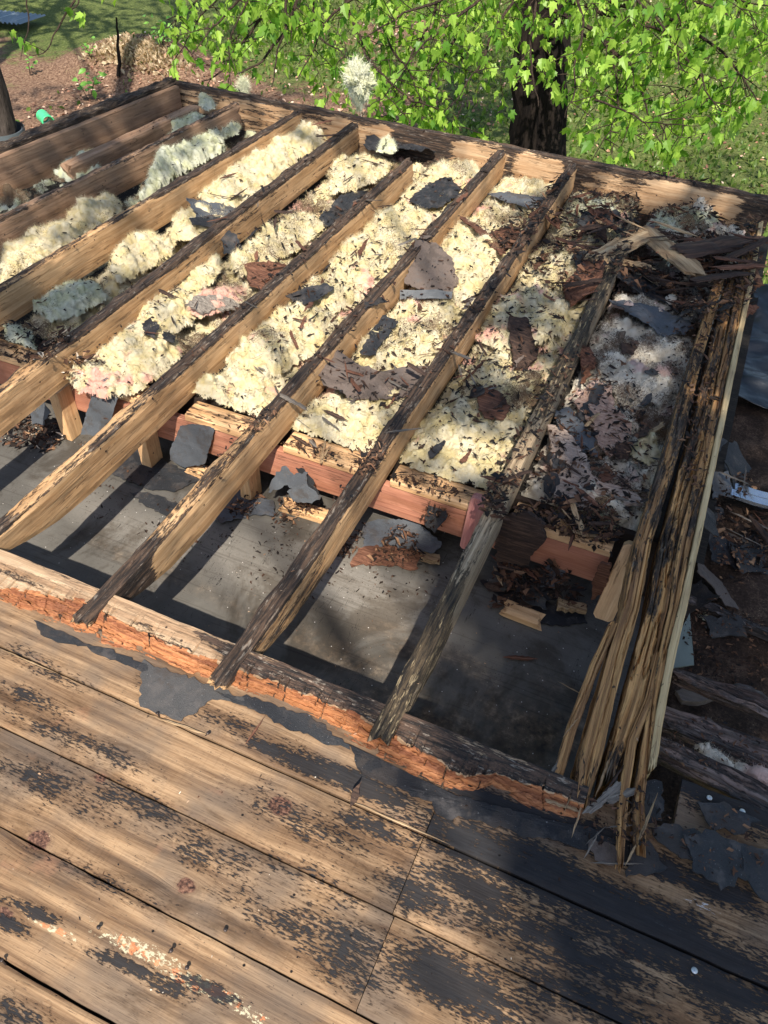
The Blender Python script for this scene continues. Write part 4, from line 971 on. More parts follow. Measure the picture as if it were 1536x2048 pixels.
def fluff(label, poly, z=-.10, H=.05, mat=None, pink=0., dirt=.25, seed=0, amp=1., st=.006, world=False, hairs=1., name='insulation_clump', edge=.055, group='loose glass wool clumps', cat='insulation', rim=.012, hlen=.011, bay=False):
    pw = np.array(poly if world else [P(a, b, z)[:2] for a, b in poly])
    x0, y0 = pw.min(0) - .02; x1, y1 = pw.max(0) + .02
    nx, ny = int((x1 - x0) / st) + 2, int((y1 - y0) / st) + 2
    X, Y = np.meshgrid(np.linspace(x0, x1, nx), np.linspace(y0, y1, ny), indexing='ij'); x, y = X.ravel(), Y.ravel()
    q = np.c_[x, y, 0 * x + seed * 3.3]
    if bay:
        lx = np.array([RXF(k, 0) for k in (0,)]); d2 = np.full(len(x), 9.)
        for k in range(-2, 5):
            if (k == 4) : 
                d2 = np.where(y < 2.62, np.minimum(d2, np.abs(x - RXF(k, y)) - .030), d2)
            else: d2 = np.minimum(d2, np.abs(x - RXF(k, y)) - .031)
        if 'torn yellow' not in label: d2 = np.minimum(d2, y - 1.815)
    else: d2 = 9.
    sd = np.minimum(inpoly(x, y, pw), d2) + rim * fbm(q * 26, 3) + rim * .6 * fbm(q * 70, 2)
    t = np.clip(sd / edge, 0, 1); prof = (t * (2 - t)) ** .8
    zz = z - .024 + .85 * H * prof * (.75 + .5 * fbm(q * 5.5, 2)) + amp * t * .026 * billow(q * 7.5, 2)
    zz = np.maximum(zz, z - .06)
    G = zz.reshape(nx, ny); gx_, gy_ = np.gradient(G, (x1 - x0) / (nx - 1), (y1 - y0) / (ny - 1))
    NN = np.stack([-gx_.ravel(), -gy_.ravel(), np.ones(nx * ny)], 1); NN /= np.linalg.norm(NN, axis=1)[:, None]
    B0 = np.c_[x, y, zz] + seed * np.array([0, 0, .37]); tt_ = np.clip(sd / .025, 0, 1)[:, None]
    wq = B0 + .012 * np.stack([fbm(B0 * 30, 2), fbm(B0 * 30 + 9, 2), fbm(B0 * 30 + 19, 2)], 1)
    disp = amp * (.017 * billow(wq * 19, 2, .5) + .0035 * billow(wq * 60 + 5, 3, .5) + .008 * fbm(wq * 32 + 3, 3))
    V = np.c_[x, y, zz] + NN * disp[:, None] * (.25 + .75 * tt_)
    ok = (sd > -.004)
    F = gridF(nx, ny); F = F[ok[F].all(1)]
    use = np.unique(F)
    if len(use) < 20: return None
    N = np.zeros_like(V); fn = np.cross(V[F[:, 2]] - V[F[:, 0]], V[F[:, 3]] - V[F[:, 1]]); fn /= np.linalg.norm(fn, axis=1)[:, None] + 1e-12
    for k in range(4): np.add.at(N, F[:, k], fn)
    N /= np.linalg.norm(N, axis=1)[:, None] + 1e-12
    rm = -np.ones(len(V), int); rm[use] = np.arange(len(use)); V2 = V[use]; N2 = N[use]; F = rm[F]
    hput(V2)
    pk = np.clip(pink + .8 * (pink > 0) * fbm(q[use] * 7 + 40, 3), -.5, 1); dr = np.clip(dirt * (1 + 1.1 * fbm(q[use] * 6 + 90, 3)), -.3, 1)
    area = len(use) * st * st
    HV, Hq, Ht, hi = hair(V2, N2, int(area * 120000 * hairs), hlen * 1.15, .00022)
    VV = np.vstack([V2, HV]); gp = np.vstack([V2, V2[np.repeat(hi, 5)]])
    o = mk(name, VV, [np.vstack([F, Hq + len(V2)]), Ht + len(V2)], mat or FLUFF, attrs={'gp': gp, 'pink': np.concatenate([pk, pk[np.repeat(hi, 5)]]), 'dirt': np.concatenate([dr, dr[np.repeat(hi, 5)] * .5])}, smooth=True)
    return tag(o, label, cat, group)

RXF = lambda k, y: {0: -1.975, 1: -1.517 + .01 * (y - 2), 2: -1.122, 3: -.73, 4: -.32, 5: .03 + (y - 1.8) * .02, -1: -2.44 + .05 * (y - 2), -2: -2.87 + .085 * (y - 2.2), -3: -3.38 + .115 * (y - 2.6)}[k]
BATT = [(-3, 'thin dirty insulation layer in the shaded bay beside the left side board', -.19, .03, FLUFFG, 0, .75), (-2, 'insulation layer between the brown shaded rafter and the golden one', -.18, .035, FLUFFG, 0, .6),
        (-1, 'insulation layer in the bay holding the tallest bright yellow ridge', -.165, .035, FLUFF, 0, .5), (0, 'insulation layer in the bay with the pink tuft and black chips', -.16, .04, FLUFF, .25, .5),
        (1, 'insulation layer in the bay with the round clump at its near end', -.15, .05, FLUFF, .2, .3), (2, 'insulation layer behind the heap of slate coloured shingles', -.15, .05, FLUFF, .1, .36),
        (3, 'insulation layer between the dark topped and the mottled rafter', -.15, .05, FLUFF, .15, .42), (4, 'grey pink insulation layer beside the edge rafter, strewn with rotten wood', -.17, .045, FLUFFP, .25, .5)]
for k, lb, z, H, m, pk, dr in BATT:
    ya = 1.87 if k > 0 else 1.95
    yy = np.linspace(ya, 4.2, 8)
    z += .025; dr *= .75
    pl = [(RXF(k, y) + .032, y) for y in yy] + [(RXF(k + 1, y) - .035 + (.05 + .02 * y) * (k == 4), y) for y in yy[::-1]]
    if k <= 0: z -= .018; dr += .1  # left bays: wool darkened to stand in for shadowed gaps between clumps
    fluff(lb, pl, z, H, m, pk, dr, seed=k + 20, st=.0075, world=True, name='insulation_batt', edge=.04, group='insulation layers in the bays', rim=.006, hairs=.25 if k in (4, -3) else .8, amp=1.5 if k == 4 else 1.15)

CL = [
 ('pale clump lying on the side board bay beside the brown rafter', [(108, 340), (135, 318), (190, 300), (212, 320), (195, 345), (150, 362)], -.09, .07, FLUFFG, 0, .15),
 ('round topped clump in front of the brown rafter on the left', [(130, 430), (160, 395), (205, 372), (240, 400), (245, 430), (190, 455), (140, 460)], -.10, .10, FLUFF, 0, .15),
 ('long cream pile running down to the left border of the photo', [(0, 490), (60, 455), (130, 440), (240, 425), (235, 445), (150, 490), (60, 540), (0, 570)], -.10, .07, FLUFF, 0, .3),
 ('tall grey green clump rising between the brown and golden rafters', [(330, 290), (345, 250), (400, 235), (440, 260), (450, 300), (400, 320), (345, 355), (310, 385), (270, 405), (300, 350)], -.08, .13, FLUFFG, 0, .12),
 ('small curled tuft near the far left corner', [(430, 245), (455, 230), (480, 240), (475, 262), (445, 270)], -.07, .06, FLUFFG, 0, .2),
 ('bright yellow ridge, the longest in the roof, below the far left corner', [(395, 385), (410, 350), (470, 310), (540, 275), (610, 262), (655, 272), (620, 300), (560, 345), (520, 385), (470, 410), (420, 415)], -.07, .09, FLUFF, 0, .1),
 ('yellow lump in the middle of the bay below the bright ridge', [(345, 425), (400, 412), (470, 418), (440, 455), (380, 475), (340, 470)], -.08, .06, FLUFF, 0, .15),
 ('cream lump half shaded above the slate triangle shingle', [(215, 520), (230, 485), (290, 460), (350, 475), (340, 500), (280, 540), (230, 560)], -.09, .08, FLUFF, 0, .15),
 ('shaded green yellow tuft near the left border', [(65, 610), (80, 575), (130, 550), (190, 560), (215, 585), (160, 620), (100, 635)], -.10, .07, FLUFFG, 0, .2),
 ('small shaded tuft at the left border', [(0, 680), (10, 640), (55, 650), (70, 690), (30, 715), (0, 735)], -.10, .06, FLUFFG, 0, .25),
 ('torn yellow clump hanging over the plate beside the pink tuft', [(125, 745), (150, 690), (200, 650), (260, 640), (340, 660), (370, 690), (330, 740), (270, 775), (220, 790), (160, 775)], -.09, .07, FLUFF, .25, .12),
 ('yellow clump under the dark rafter end left of the pink tuft', [(272, 635), (285, 590), (330, 575), (400, 575), (380, 640), (330, 665)], -.08, .07, FLUFF, 0, .2),
 ('pink tuft of glass wool between yellow clumps', [(370, 610), (400, 578), (450, 568), (482, 590), (450, 612), (400, 625)], -.06, .05, FLUFF, .75, .3),
 ('cream clump above the pink tuft', [(355, 570), (370, 530), (430, 500), (445, 525), (420, 560), (390, 575)], -.08, .08, FLUFF, 0, .15),
 ('broad cream mound with chips above the reddish rotten plate', [(450, 520), (500, 480), (560, 440), (630, 425), (650, 445), (600, 490), (540, 520), (480, 545)], -.09, .07, FLUFF, 0, .25),
 ('round yellow clump standing at the edge of the wall plate', [(362, 775), (375, 752), (410, 748), (450, 765), (455, 800), (430, 822), (385, 815)], -.08, .09, FLUFF, 0, .06),
 ('white yellow clump right of the round one at the wall plate', [(440, 815), (470, 790), (540, 775), (570, 800), (530, 840), (475, 848)], -.09, .06, FLUFF, 0, .12),
 ('large cream block tapering up the bay behind the round clump', [(450, 745), (452, 690), (475, 645), (520, 620), (600, 610), (690, 630), (660, 680), (590, 720), (520, 770), (470, 780)], -.08, .08, FLUFF, .2, .25),
 ('cream mound above the flat dark shingle in the third bay', [(575, 600), (610, 560), (680, 525), (760, 530), (770, 560), (720, 600), (650, 625)], -.08, .07, FLUFF, .1, .25),
 ('bright mound strewn with brown chips halfway up the third bay', [(655, 525), (680, 470), (760, 420), (850, 415), (870, 440), (830, 500), (770, 530), (700, 535)], -.08, .07, FLUFF, 0, .25),
 ('cream pile between rafters close to the far rim', [(800, 385), (815, 345), (860, 325), (950, 318), (960, 335), (900, 352), (840, 390)], -.09, .06, FLUFF, 0, .3),
 ('small cream pile left of the short black stub near the rim', [(655, 345), (670, 318), (730, 305), (785, 320), (770, 345), (710, 375), (660, 380)], -.09, .06, FLUFF, 0, .3),
 ('thick yellow batt end lying on the wall plate with crossing twigs', [(562, 880), (575, 825), (620, 790), (700, 800), (800, 780), (840, 800), (800, 850), (740, 915), (690, 925), (620, 905)], -.10, .07, FLUFF, 0, .14),
 ('cream mound behind the brown shingle flap', [(695, 725), (720, 680), (800, 600), (900, 600), (930, 620), (900, 670), (860, 740), (790, 755), (730, 745)], -.09, .07, FLUFF, .1, .3),
 ('bright cream clump right of the dark plate in the fourth bay', [(880, 530), (895, 440), (930, 430), (1000, 490), (1005, 520), (975, 570), (930, 600), (905, 580)], -.08, .08, FLUFF, 0, .15),
 ('domed grey yellow clump with pink streaks right of the fourth rafter', [(955, 670), (975, 615), (1020, 590), (1090, 585), (1140, 620), (1135, 660), (1080, 680), (1000, 690)], -.07, .10, FLUFF, .25, .2),
 ('cream mound below the domed clump', [(905, 800), (930, 740), (970, 700), (1020, 740), (1090, 730), (1090, 780), (1050, 830), (960, 800), (920, 830)], -.09, .06, FLUFF, 0, .4),
 ('large yellow batt end with an oval shingle on it', [(800, 925), (815, 870), (860, 815), (920, 790), (1000, 830), (1050, 850), (1020, 920), (985, 990), (940, 1000), (880, 985), (820, 960)], -.10, .065, FLUFF, 0, .18),
 ('cream strip of wool beside the fifth rafter near the rim debris', [(1040, 545), (1070, 495), (1140, 490), (1175, 520), (1150, 575), (1080, 590)], -.09, .07, FLUFF, 0, .35),
 ('cream heap right of the dark rot near the far rim', [(1130, 430), (1140, 395), (1190, 385), (1240, 410), (1230, 440), (1170, 450)], -.09, .05, FLUFFG, 0, .4),
 ('pale shredded heap in the widest bay below the large tar sheets', [(1175, 720), (1190, 650), (1240, 625), (1300, 650), (1385, 675), (1390, 740), (1340, 800), (1260, 790), (1200, 760)], -.10, .07, FLUFFP, .12, .4),
 ('small white tuft at the near right end of the widest bay', [(1090, 1040), (1120, 1000), (1200, 985), (1250, 1010), (1230, 1060), (1160, 1075)], -.12, .04, FLUFFG, 0, .55),
 ('round pale tuft beside the edge rafter low in the widest bay', [(1265, 900), (1275, 875), (1310, 870), (1325, 900), (1300, 918)], -.10, .05, FLUFF, 0, .25),
 ('curled pale tuft leaning at the foot of the far rim', [(1385, 405), (1395, 385), (1420, 390), (1428, 410), (1405, 420)], -.08, .06, FLUFFP, .1, .2),
 ('upright white scrap of wool in the rot heap', [(1318, 490), (1330, 480), (1358, 488), (1356, 510), (1345, 528), (1332, 512)], -.03, .04, FLUFFG, 0, .05),
 ('ragged white patch of wool below the rim on the right', [(1300, 440), (1320, 415), (1370, 410), (1440, 425), (1430, 445), (1360, 455)], -.09, .04, FLUFFG, 0, .45),
 ('grey green curl of wool on the broken rafter end', [(1180, 560), (1185, 540), (1205, 535), (1212, 555), (1200, 570)], -.02, .03, FLUFFG, 0, .1),
 ('pinkish fluff between the two large tar sheets', [(1225, 600), (1240, 582), (1290, 590), (1330, 605), (1325, 620), (1260, 612)], -.05, .03, FLUFFP, .4, .3),
 ('small white tuft on the far rim corner at left', [(395, 200), (400, 185), (425, 190), (430, 208), (410, 216)], -.02, .06, FLUFFG, 0, .2),
 ('white tuft stuck on the black sheet at the far rim', [(755, 295), (762, 272), (778, 262), (795, 290), (785, 300)], -.02, .03, FLUFFG, 0, .1),
]
for i, (lb, pl, z, H, m, pk, dr) in enumerate(CL):
    far = min(q[1] for q in pl) < 500
    fluff(lb, pl, z, H, m, pk, dr, seed=50 + i * 1.7, hlen=.014 if far else .011, rim=.012 if H > .05 else .006, edge=.085 if H > .05 else .035, st=.0065 if far else .005, bay='rafter end' not in lb and 'far rim corner' not in lb)
# the clump speared on a twig beyond the rim
def hung_tuft(px, py, y, r, label):
    c = Q(px, py, y)
    n = 44; th, ph = np.meshgrid(np.linspace(0, np.pi, n), np.linspace(0, 2 * np.pi, n * 2, endpoint=False), indexing='ij')
    d = np.stack([np.sin(th) * np.cos(ph), np.sin(th) * np.sin(ph), np.cos(th)], -1).reshape(-1, 3)
    k = 1 + .6 * fbm(d * 1.9 + 3, 3) + .22 * billow(d * 5, 3)
    V = c + d * r * k[:, None] * [1, .8, 1.15]
    low = np.clip(-d[:, 2] - .55, 0, 1); V[:, 2] -= low * r * 1.3; V[:, :2] = c[:2] + (V[:, :2] - c[:2]) * (1 - low[:, None] * 1.0)
    idx = np.arange(n * 2 * n).reshape(n, 2 * n); nx_ = np.roll(idx, -1, 1); F = np.stack([idx[:-1], idx[1:], nx_[1:], nx_[:-1]], -1).reshape(-1, 4)
    HV, Hq, Ht, hi = hair(V, d, 2600, .035, .0008, -.1)
    o = mk('insulation_clump', np.vstack([V, HV]), [np.vstack([F, Hq + len(V)]), Ht + len(V)], FLUFFG, attrs={'gp': np.vstack([V, V[np.repeat(hi, 5)]]), 'pink': np.zeros(len(V) + len(HV)), 'dirt': np.full(len(V) + len(HV), .05)})
    tag(o, label, 'insulation', 'loose glass wool clumps')
hung_tuft(718, 165, 4.55, .07, 'ragged pale clump caught on the maple twigs above the far rim')
hung_tuft(487, 172, 4.6, .018, 'tiny white tuft caught on a twig above the far left rim')

# ==================================================================== TORN SHEETS, SPLINTERS, RUBBLE
def planefit(xy, off=.008, default=-.16):
    h = np.array([hat(a, b, default) for a, b in xy]); A = np.c_[xy, np.ones(len(xy))]
    k, *_ = np.linalg.lstsq(A, h, rcond=None); k[:2] = np.clip(k[:2], -.7, .7)
    k[2] = (h - xy @ k[:2]).mean() + off + .45 * (h - (xy @ k[:2] + (h - xy @ k[:2]).mean())).max().clip(0, .02)
    return k
def piece(name, poly, mat, label, cat, z=None, y=None, lean=0., th=.003, bend=.006, seed=0, jit=.0055, off=.006, group=None, zt=(0, 0), seg=.010):
    """a torn flat piece with ragged outline and real thickness; lies on what is below (z=None), at height z, or stands in plane y"""
    if y is not None:
        W3 = np.array([PY(a, b, y) for a, b in poly]); xy = W3[:, [0, 2]]
    else:
        W3 = np.array([P(a, b, z if z is not None else -.07) for a, b in poly]); xy = W3[:, :2]
    # refine outline
    out = []
    for i in range(len(xy)):
        a, b = xy[i], xy[(i + 1) % len(xy)]; L = np.linalg.norm(b - a); k = max(1, int(L / seg)); nrm = np.array([b[1] - a[1], a[0] - b[0]]) / (L + 1e-9)
        for j in range(k):
            t = j / k; out.append(a + (b - a) * t + nrm * jit * (RS.normal() * .55 + .7 * math.sin(seed * 3 + j * .41) * (0 < t)))
    out = np.array(out); n = len(out); c = out.mean(0)
    rings = [out, c + (out - c) * .8, c + (out - c) * .5, c + (out - c) * .2]
    Pxy = np.vstack(rings)
    bz = bend * fbm(np.c_[Pxy * 9, np.full(len(Pxy), seed * 2.3)], 3)
    if y is None:
        if z is None:
            k = planefit(out, off); zz = Pxy @ k[:2] + k[2] + bz
        else: zz = z + bz + (Pxy - c) @ np.array(zt)
        V = np.c_[Pxy, zz]; dn = np.array([0, 0, -th])
    else:
        V = np.c_[Pxy[:, 0], y + bz + (Pxy[:, 1] - out[:, 1].min()) * lean, Pxy[:, 1]]; dn = np.array([0, th, 0])
    m = len(V); V2 = V + dn; VV = np.vstack([V, V2])
    ar = np.sum(out[:, 0] * np.roll(out[:, 1], -1) - out[:, 1] * np.roll(out[:, 0], -1))
    F = []
    for r in range(3):
        a = np.arange(n) + r * n; F.append(np.stack([a, np.roll(a, -1), np.roll(a, -1) + n, a + n], 1))
    F = np.vstack(F); cap = (np.arange(n) + 3 * n)[None]
    side = np.stack([np.arange(n), np.arange(n) + m, np.roll(np.arange(n), -1) + m, np.roll(np.arange(n), -1)], 1)
    Q4 = np.vstack([F, F[:, ::-1] + m, side]); caps = np.vstack([cap, cap[:, ::-1] + m])
    if ar < 0: Q4 = Q4[:, ::-1]; caps = caps[:, ::-1]
    gp = VV + seed * 1.7
    if y is None and z is None or z is not None: hput(V)
    o = mk(name, VV, [Q4, caps], mat, attrs={'gp': gp, 'top': np.zeros(len(VV))})
    return tag(o, label, cat, group)

PIECES = [
 ('shingle_scrap', [(376, 418), (440, 410), (476, 405), (480, 420), (440, 438), (400, 450)], SHIN, 'blue grey triangular shingle scrap in the bright yellow bay', .002, {}),
 ('shingle_scrap', [(378, 452), (440, 436), (450, 446), (420, 456), (385, 460)], SHIND, 'dark sliver of shingle just below the blue grey triangle', .002, {}),
 ('shingle_scrap', [(432, 470), (470, 478), (492, 500), (450, 507)], SHIND, 'black folded scrap against the side of the dark topped left rafter', .002, {}),
 ('bark_plate', [(640, 425), (668, 390), (705, 365), (737, 358), (718, 385), (690, 415), (650, 438)], SHIND, 'black curved sheet lying against the rafter near the far stub', .004, dict(bend=.02)),
 ('shingle_scrap', [(283, 655), (300, 645), (322, 660), (312, 682), (290, 676)], TARM, 'black chip, left one of the two on the clump beside the pink tuft', .002, {}),
 ('shingle_scrap', [(328, 668), (350, 670), (348, 692), (330, 690)], TARM, 'black chip, right one of the two on the clump beside the pink tuft', .002, {}),
 ('wood_strip', [(372, 626), (400, 613), (468, 604), (486, 610), (440, 620), (400, 630)], GREYROT, 'thin brown wood strip lying under the pink tuft', .008, {}),
 ('shingle_scrap', [(571, 595), (610, 590), (650, 588), (670, 598), (640, 612), (610, 618), (590, 608)], SHIND, 'flat dark shingle on the cream mound in the third bay', .003, {}),
 ('rotten_plate', [(486, 525), (540, 512), (590, 520), (588, 548), (540, 570), (500, 562)], REDROT, 'reddish brown rotten plate in the middle of the second bay', .008, dict(bend=.015)),
 ('rotten_plate', [(505, 450), (530, 440), (560, 452), (550, 470), (515, 470)], DARKROT, 'dark rotten plate above the broad cream mound', .006, {}),
 ('shingle_scrap', [(828, 515), (870, 513), (900, 530), (917, 560), (905, 588), (850, 582), (808, 575)], SHINB, 'dark brown grey shingle plate beside the bright clump of the fourth bay', .003, {}),
 ('metal_strip', [(800, 578), (850, 582), (905, 588), (903, 594), (850, 590), (800, 586)], mat_plain('dull_metal', (.09, .095, .10), .6, .4, .3), 'thin grey metal strip under the dark plate', .003, dict(jit=.0005)),
 ('shingle_flap', [(655, 705), (690, 735), (740, 755), (800, 765), (868, 745), (838, 790), (790, 802), (700, 795), (645, 772), (628, 745)], SHINB, 'large brown granular shingle flap curling beside the rafter', .004, dict(bend=.02)),
 ('shingle_scrap', [(765, 645), (797, 655), (782, 670), (752, 712), (722, 712), (737, 680)], SHIND, 'long black scrap above the brown flap', .003, {}),
 ('shingle_scrap', [(818, 397), (860, 360), (905, 352), (925, 375), (900, 402), (850, 414)], SHIND, 'black shingle sheet beside the cream pile at the far rim', .003, dict(bend=.02)),
 ('shingle_scrap', [(975, 378), (1010, 370), (1092, 388), (1090, 408), (1060, 412), (1010, 394)], SHIN, 'blue grey strip of shingle between the two far dark rafters', .003, {}),
 ('rotten_plate', [(972, 470), (1000, 445), (1042, 440), (1047, 465), (1010, 492)], REDROT, 'red brown rotten plate right of the bright clump', .008, {}),
 ('rotten_plate', [(920, 455), (945, 470), (1000, 520), (1010, 510), (960, 462), (930, 448)], REDROT, 'long reddish splinter board across the bright clump', .006, {}),
 ('rotten_plate', [(1012, 662), (1050, 660), (1077, 700), (1060, 722), (1030, 722)], DARKROT, 'dark brown rotten plate on the lower edge of the domed clump', .010, {}),
 ('rotten_plate', [(960, 782), (985, 775), (1020, 815), (1007, 842), (970, 840), (955, 810)], REDROT, 'brown plate above the large yellow batt end', .006, {}),
 ('shingle_scrap', [(868, 915), (895, 905), (906, 935), (900, 975), (878, 988), (856, 975), (858, 940)], SHIND, 'upright oval black shingle on the large yellow batt end', .003, {}),
 ('shingle_scrap', [(940, 785), (962, 782), (965, 797), (945, 800)], TARM, 'little black chip above the brown plate of the sixth bay', .003, {}),
 ('tar_sheet', [(1215, 606), (1262, 610), (1330, 625), (1380, 640), (1388, 660), (1328, 684), (1290, 657), (1245, 632)], SHIN, 'large blue black tar sheet, lower of two in the widest bay', .003, dict(bend=.02)),
 ('tar_sheet', [(1208, 535), (1250, 533), (1330, 558), (1380, 585), (1362, 600), (1290, 582), (1228, 562)], SHIND, 'large black tar sheet, upper of two in the widest bay', .003, dict(bend=.015)),
 ('tar_sheet', [(1140, 535), (1165, 520), (1205, 528), (1200, 545), (1160, 550)], SHIND, 'black sheet touching the broken far end of the mottled rafter', .003, dict(off=.03)),
 ('rotten_plate', [(1128, 562), (1165, 545), (1202, 570), (1188, 602), (1140, 608)], REDROT, 'red brown plank piece beside the broken rafter end', .012, dict(off=.02)),
 ('shingle_scrap', [(1190, 768), (1210, 775), (1196, 812), (1165, 830), (1158, 815), (1178, 790)], SHIND, 'narrow blue black scrap lying across the kraft backing', .003, dict(off=.016)),
 ('shingle_scrap', [(1113, 815), (1140, 806), (1175, 838), (1205, 870), (1202, 890), (1160, 877), (1120, 848)], SHIN, 'dark green grey shingle left of the kraft backing', .003, {}),
 ('kraft_backing', [(1178, 768), (1226, 760), (1230, 800), (1267, 823), (1270, 850), (1226, 893), (1200, 870), (1182, 830), (1150, 795)], rotwood_mat('kraft_paper', (.20, .12, .09), (.36, .23, .17), (.5, .36, .28)), 'pinkish brown fibrous backing sheet in the widest bay', .006, dict(bend=.02)),
 ('kraft_backing', [(1098, 843), (1130, 858), (1172, 900), (1192, 940), (1280, 973), (1292, 994), (1150, 994), (1118, 977), (1106, 910)], rotwood_mat('kraft_paper_grey', (.18, .13, .11), (.33, .25, .20), (.5, .40, .33)), 'angular L shaped grey pink backing near the wall plate', .012, dict(bend=.02)),
 ('wood_chip', [(1305, 835), (1333, 831), (1335, 842), (1308, 846)], LTROT, 'small bright tan wood chip beside the edge rafter', .008, {}),
 ('rim_sheet', [(728, 300), (742, 245), (800, 250), (868, 268), (872, 300), (810, 312), (760, 312)], SHIND, 'purple black sheet leaning on the far rim', .004, dict(bend=.03, off=.03)),
 ('rim_sheet', [(370, 178), (382, 162), (450, 172), (480, 186), (470, 196), (400, 190)], TARM, 'dark purple felt lying over the far left corner', .004, dict(bend=.015, off=.02)),
 # floor and rubble in front of the header
 ('floor_felt', [(205, 880), (262, 890), (345, 925), (400, 960), (345, 985), (290, 975), (230, 950), (170, 930)], SHIND, 'flat cracked felt on the grey floor in front of the first stud', .003, dict(z=-.392, bend=.004)),
 ('floor_felt', [(430, 960), (500, 985), (545, 1000), (552, 1030), (500, 1030), (445, 1045), (400, 1010)], SHIN, 'torn felt flap casting an edge shadow beside the second stud', .003, dict(z=-.385, bend=.008)),
 ('floor_felt', [(258, 985), (300, 985), (345, 1005), (385, 1015), (365, 1040), (310, 1022)], SHIND, 'smaller felt scrap in front of the cracked one on the grey floor', .003, dict(z=-.393, bend=.003)),
 ('floor_felt', [(722, 1098), (730, 1040), (775, 1040), (832, 1052), (884, 1095), (867, 1109), (775, 1082)], SHIN, 'big slate coloured sheet with ragged right end below the header', .004, dict(z=-.355, zt=(.1, .35), bend=.012)),
 ('rotten_plate', [(700, 1132), (718, 1100), (770, 1086), (838, 1096), (836, 1138), (790, 1126)], REDROT, 'reddish plate under the big slate coloured sheet', .006, dict(z=-.375, bend=.01)),
 ('floor_felt', [(960, 1160), (1030, 1176), (1112, 1212), (1172, 1224), (1175, 1245), (1100, 1250), (1040, 1236), (1000, 1192)], TARM, 'dark brown black sheet lying on the floor at the right of the rubble', .004, dict(z=-.388, bend=.006)),
 ('floor_felt', [(1030, 1160), (1060, 1165), (1096, 1178), (1095, 1212), (1060, 1205), (1035, 1190)], SHIND, 'blue black curled sheet standing in the rubble', .004, dict(z=-.34, bend=.02)),
 ('shingle_scrap', [(1098, 1126), (1132, 1140), (1122, 1172), (1084, 1164)], SHIN, 'squarish slate blue shingle in the rubble right of the mottled rafter', .003, dict(z=-.30, zt=(0, .5))),
 ('wood_chip', [(1116, 1195), (1175, 1208), (1174, 1222), (1113, 1213)], LTROT, 'light tan chip in the rubble at the foot of the leaning block', .02, dict(z=-.345)),
 ('wood_chip', [(845, 1100), (882, 1108), (880, 1120), (843, 1114)], LTROT, 'light orange chip right of the big slate coloured sheet', .02, dict(z=-.36)),
 ('rotten_plate', [(1183, 1200), (1190, 1150), (1205, 1125), (1222, 1130), (1205, 1190)], REDROT, 'reddish splinter board leaning left of the leaning block', .01, dict(y=1.69)),
 ('rotten_plate', [(985, 1062), (1000, 1042), (1050, 1038), (1078, 1055), (1090, 1092), (1048, 1132), (990, 1122)], DARKROT, 'large blackened wood plate leaning on the header right of the mottled rafter', .012, dict(y=1.66, lean=.15)),
 ('shingle_scrap', [(337, 905), (348, 864), (372, 862), (414, 866), (415, 880), (408, 930), (370, 936), (340, 920)], SHIN, 'blue grey shingle with square top leaning on the header', .003, dict(y=1.70, lean=.2, jit=.002)),
 ('shingle_scrap', [(172, 782), (188, 776), (208, 786), (219, 812), (212, 850), (186, 874), (161, 868), (166, 820)], SHIN, 'tall blue grey shingle below the torn yellow clump at left', .003, dict(y=1.66, lean=.25, jit=.002)),
 ('shingle_scrap', [(58, 830), (80, 812), (95, 830), (85, 850), (62, 848)], SHIN, 'pale slate scrap in the dark corner under the leftmost rafters', .003, dict(y=1.66, lean=.2)),
 ('shingle_scrap', [(536, 985), (545, 955), (565, 946), (576, 965), (560, 980)], SHIN, 'slate coloured scrap at the left of the broken heap', .003, dict(y=1.66, lean=.3)),
 ('shingle_scrap', [(565, 955), (606, 955), (612, 975), (590, 985), (572, 972)], SHIN, 'lightest slate coloured scrap at the top of the broken heap', .003, dict(y=1.665, lean=.3)),
 ('shingle_scrap', [(570, 985), (600, 975), (638, 998), (622, 1008), (590, 1005)], SHIN, 'broad slate coloured scrap at the front of the broken heap', .003, dict(y=1.62, lean=.3)),
 ('shingle_scrap', [(585, 942), (602, 945), (625, 970), (640, 1000), (626, 995), (606, 965)], SHIND, 'dark curved scrap behind the broken heap', .003, dict(y=1.69, lean=.2)),
 # things on the deck
 ('shingle_patch', [(285, 1322), (330, 1338), (372, 1350), (440, 1374), (505, 1402), (425, 1398), (395, 1424), (362, 1442), (320, 1428), (278, 1412)], shingle_mat('grey_granule_shingle', (.02, .02, .021), (.115, .11, .105), .85), 'grey granular shingle remnant stuck to the board in front of the beam', .003, dict(z=DZ + .004, bend=.001)),
 ('felt_strip', [(66, 1240), (110, 1262), (200, 1296), (285, 1326), (300, 1345), (230, 1318), (140, 1285), (95, 1275)], SHIND, 'thin ragged felt edge in front of the beam at left', .002, dict(z=DZ + .004, bend=.002)),
 ('felt_strip', [(430, 1382), (560, 1410), (650, 1452), (700, 1500), (640, 1480), (520, 1425)], SHIND, 'narrow dark felt edge along the middle of the beam', .002, dict(z=DZ + .004, bend=.002)),
 ('felt_strip', [(692, 1488), (765, 1532), (850, 1570), (950, 1600), (1060, 1630), (1180, 1660), (1250, 1688), (1170, 1700), (1000, 1652), (885, 1632), (850, 1600), (720, 1542)], TARM, 'wide black felt strip in front of the right part of the beam', .003, dict(z=DZ + .005, bend=.004)),
 ('shingle_scrap', [(1305, 1655), (1350, 1646), (1400, 1663), (1435, 1700), (1375, 1722), (1330, 1690)], SHIND, 'shingle nearest the splintered ends in the pile at the right', .004, dict(z=-.012, zt=(.05, -.1))),
 ('shingle_scrap', [(1365, 1668), (1430, 1660), (1505, 1690), (1492, 1760), (1442, 1782), (1382, 1742)], SHIND, 'broad granular shingle in the middle of the pile at the right', .004, dict(z=-.004, zt=(-.05, -.05))),
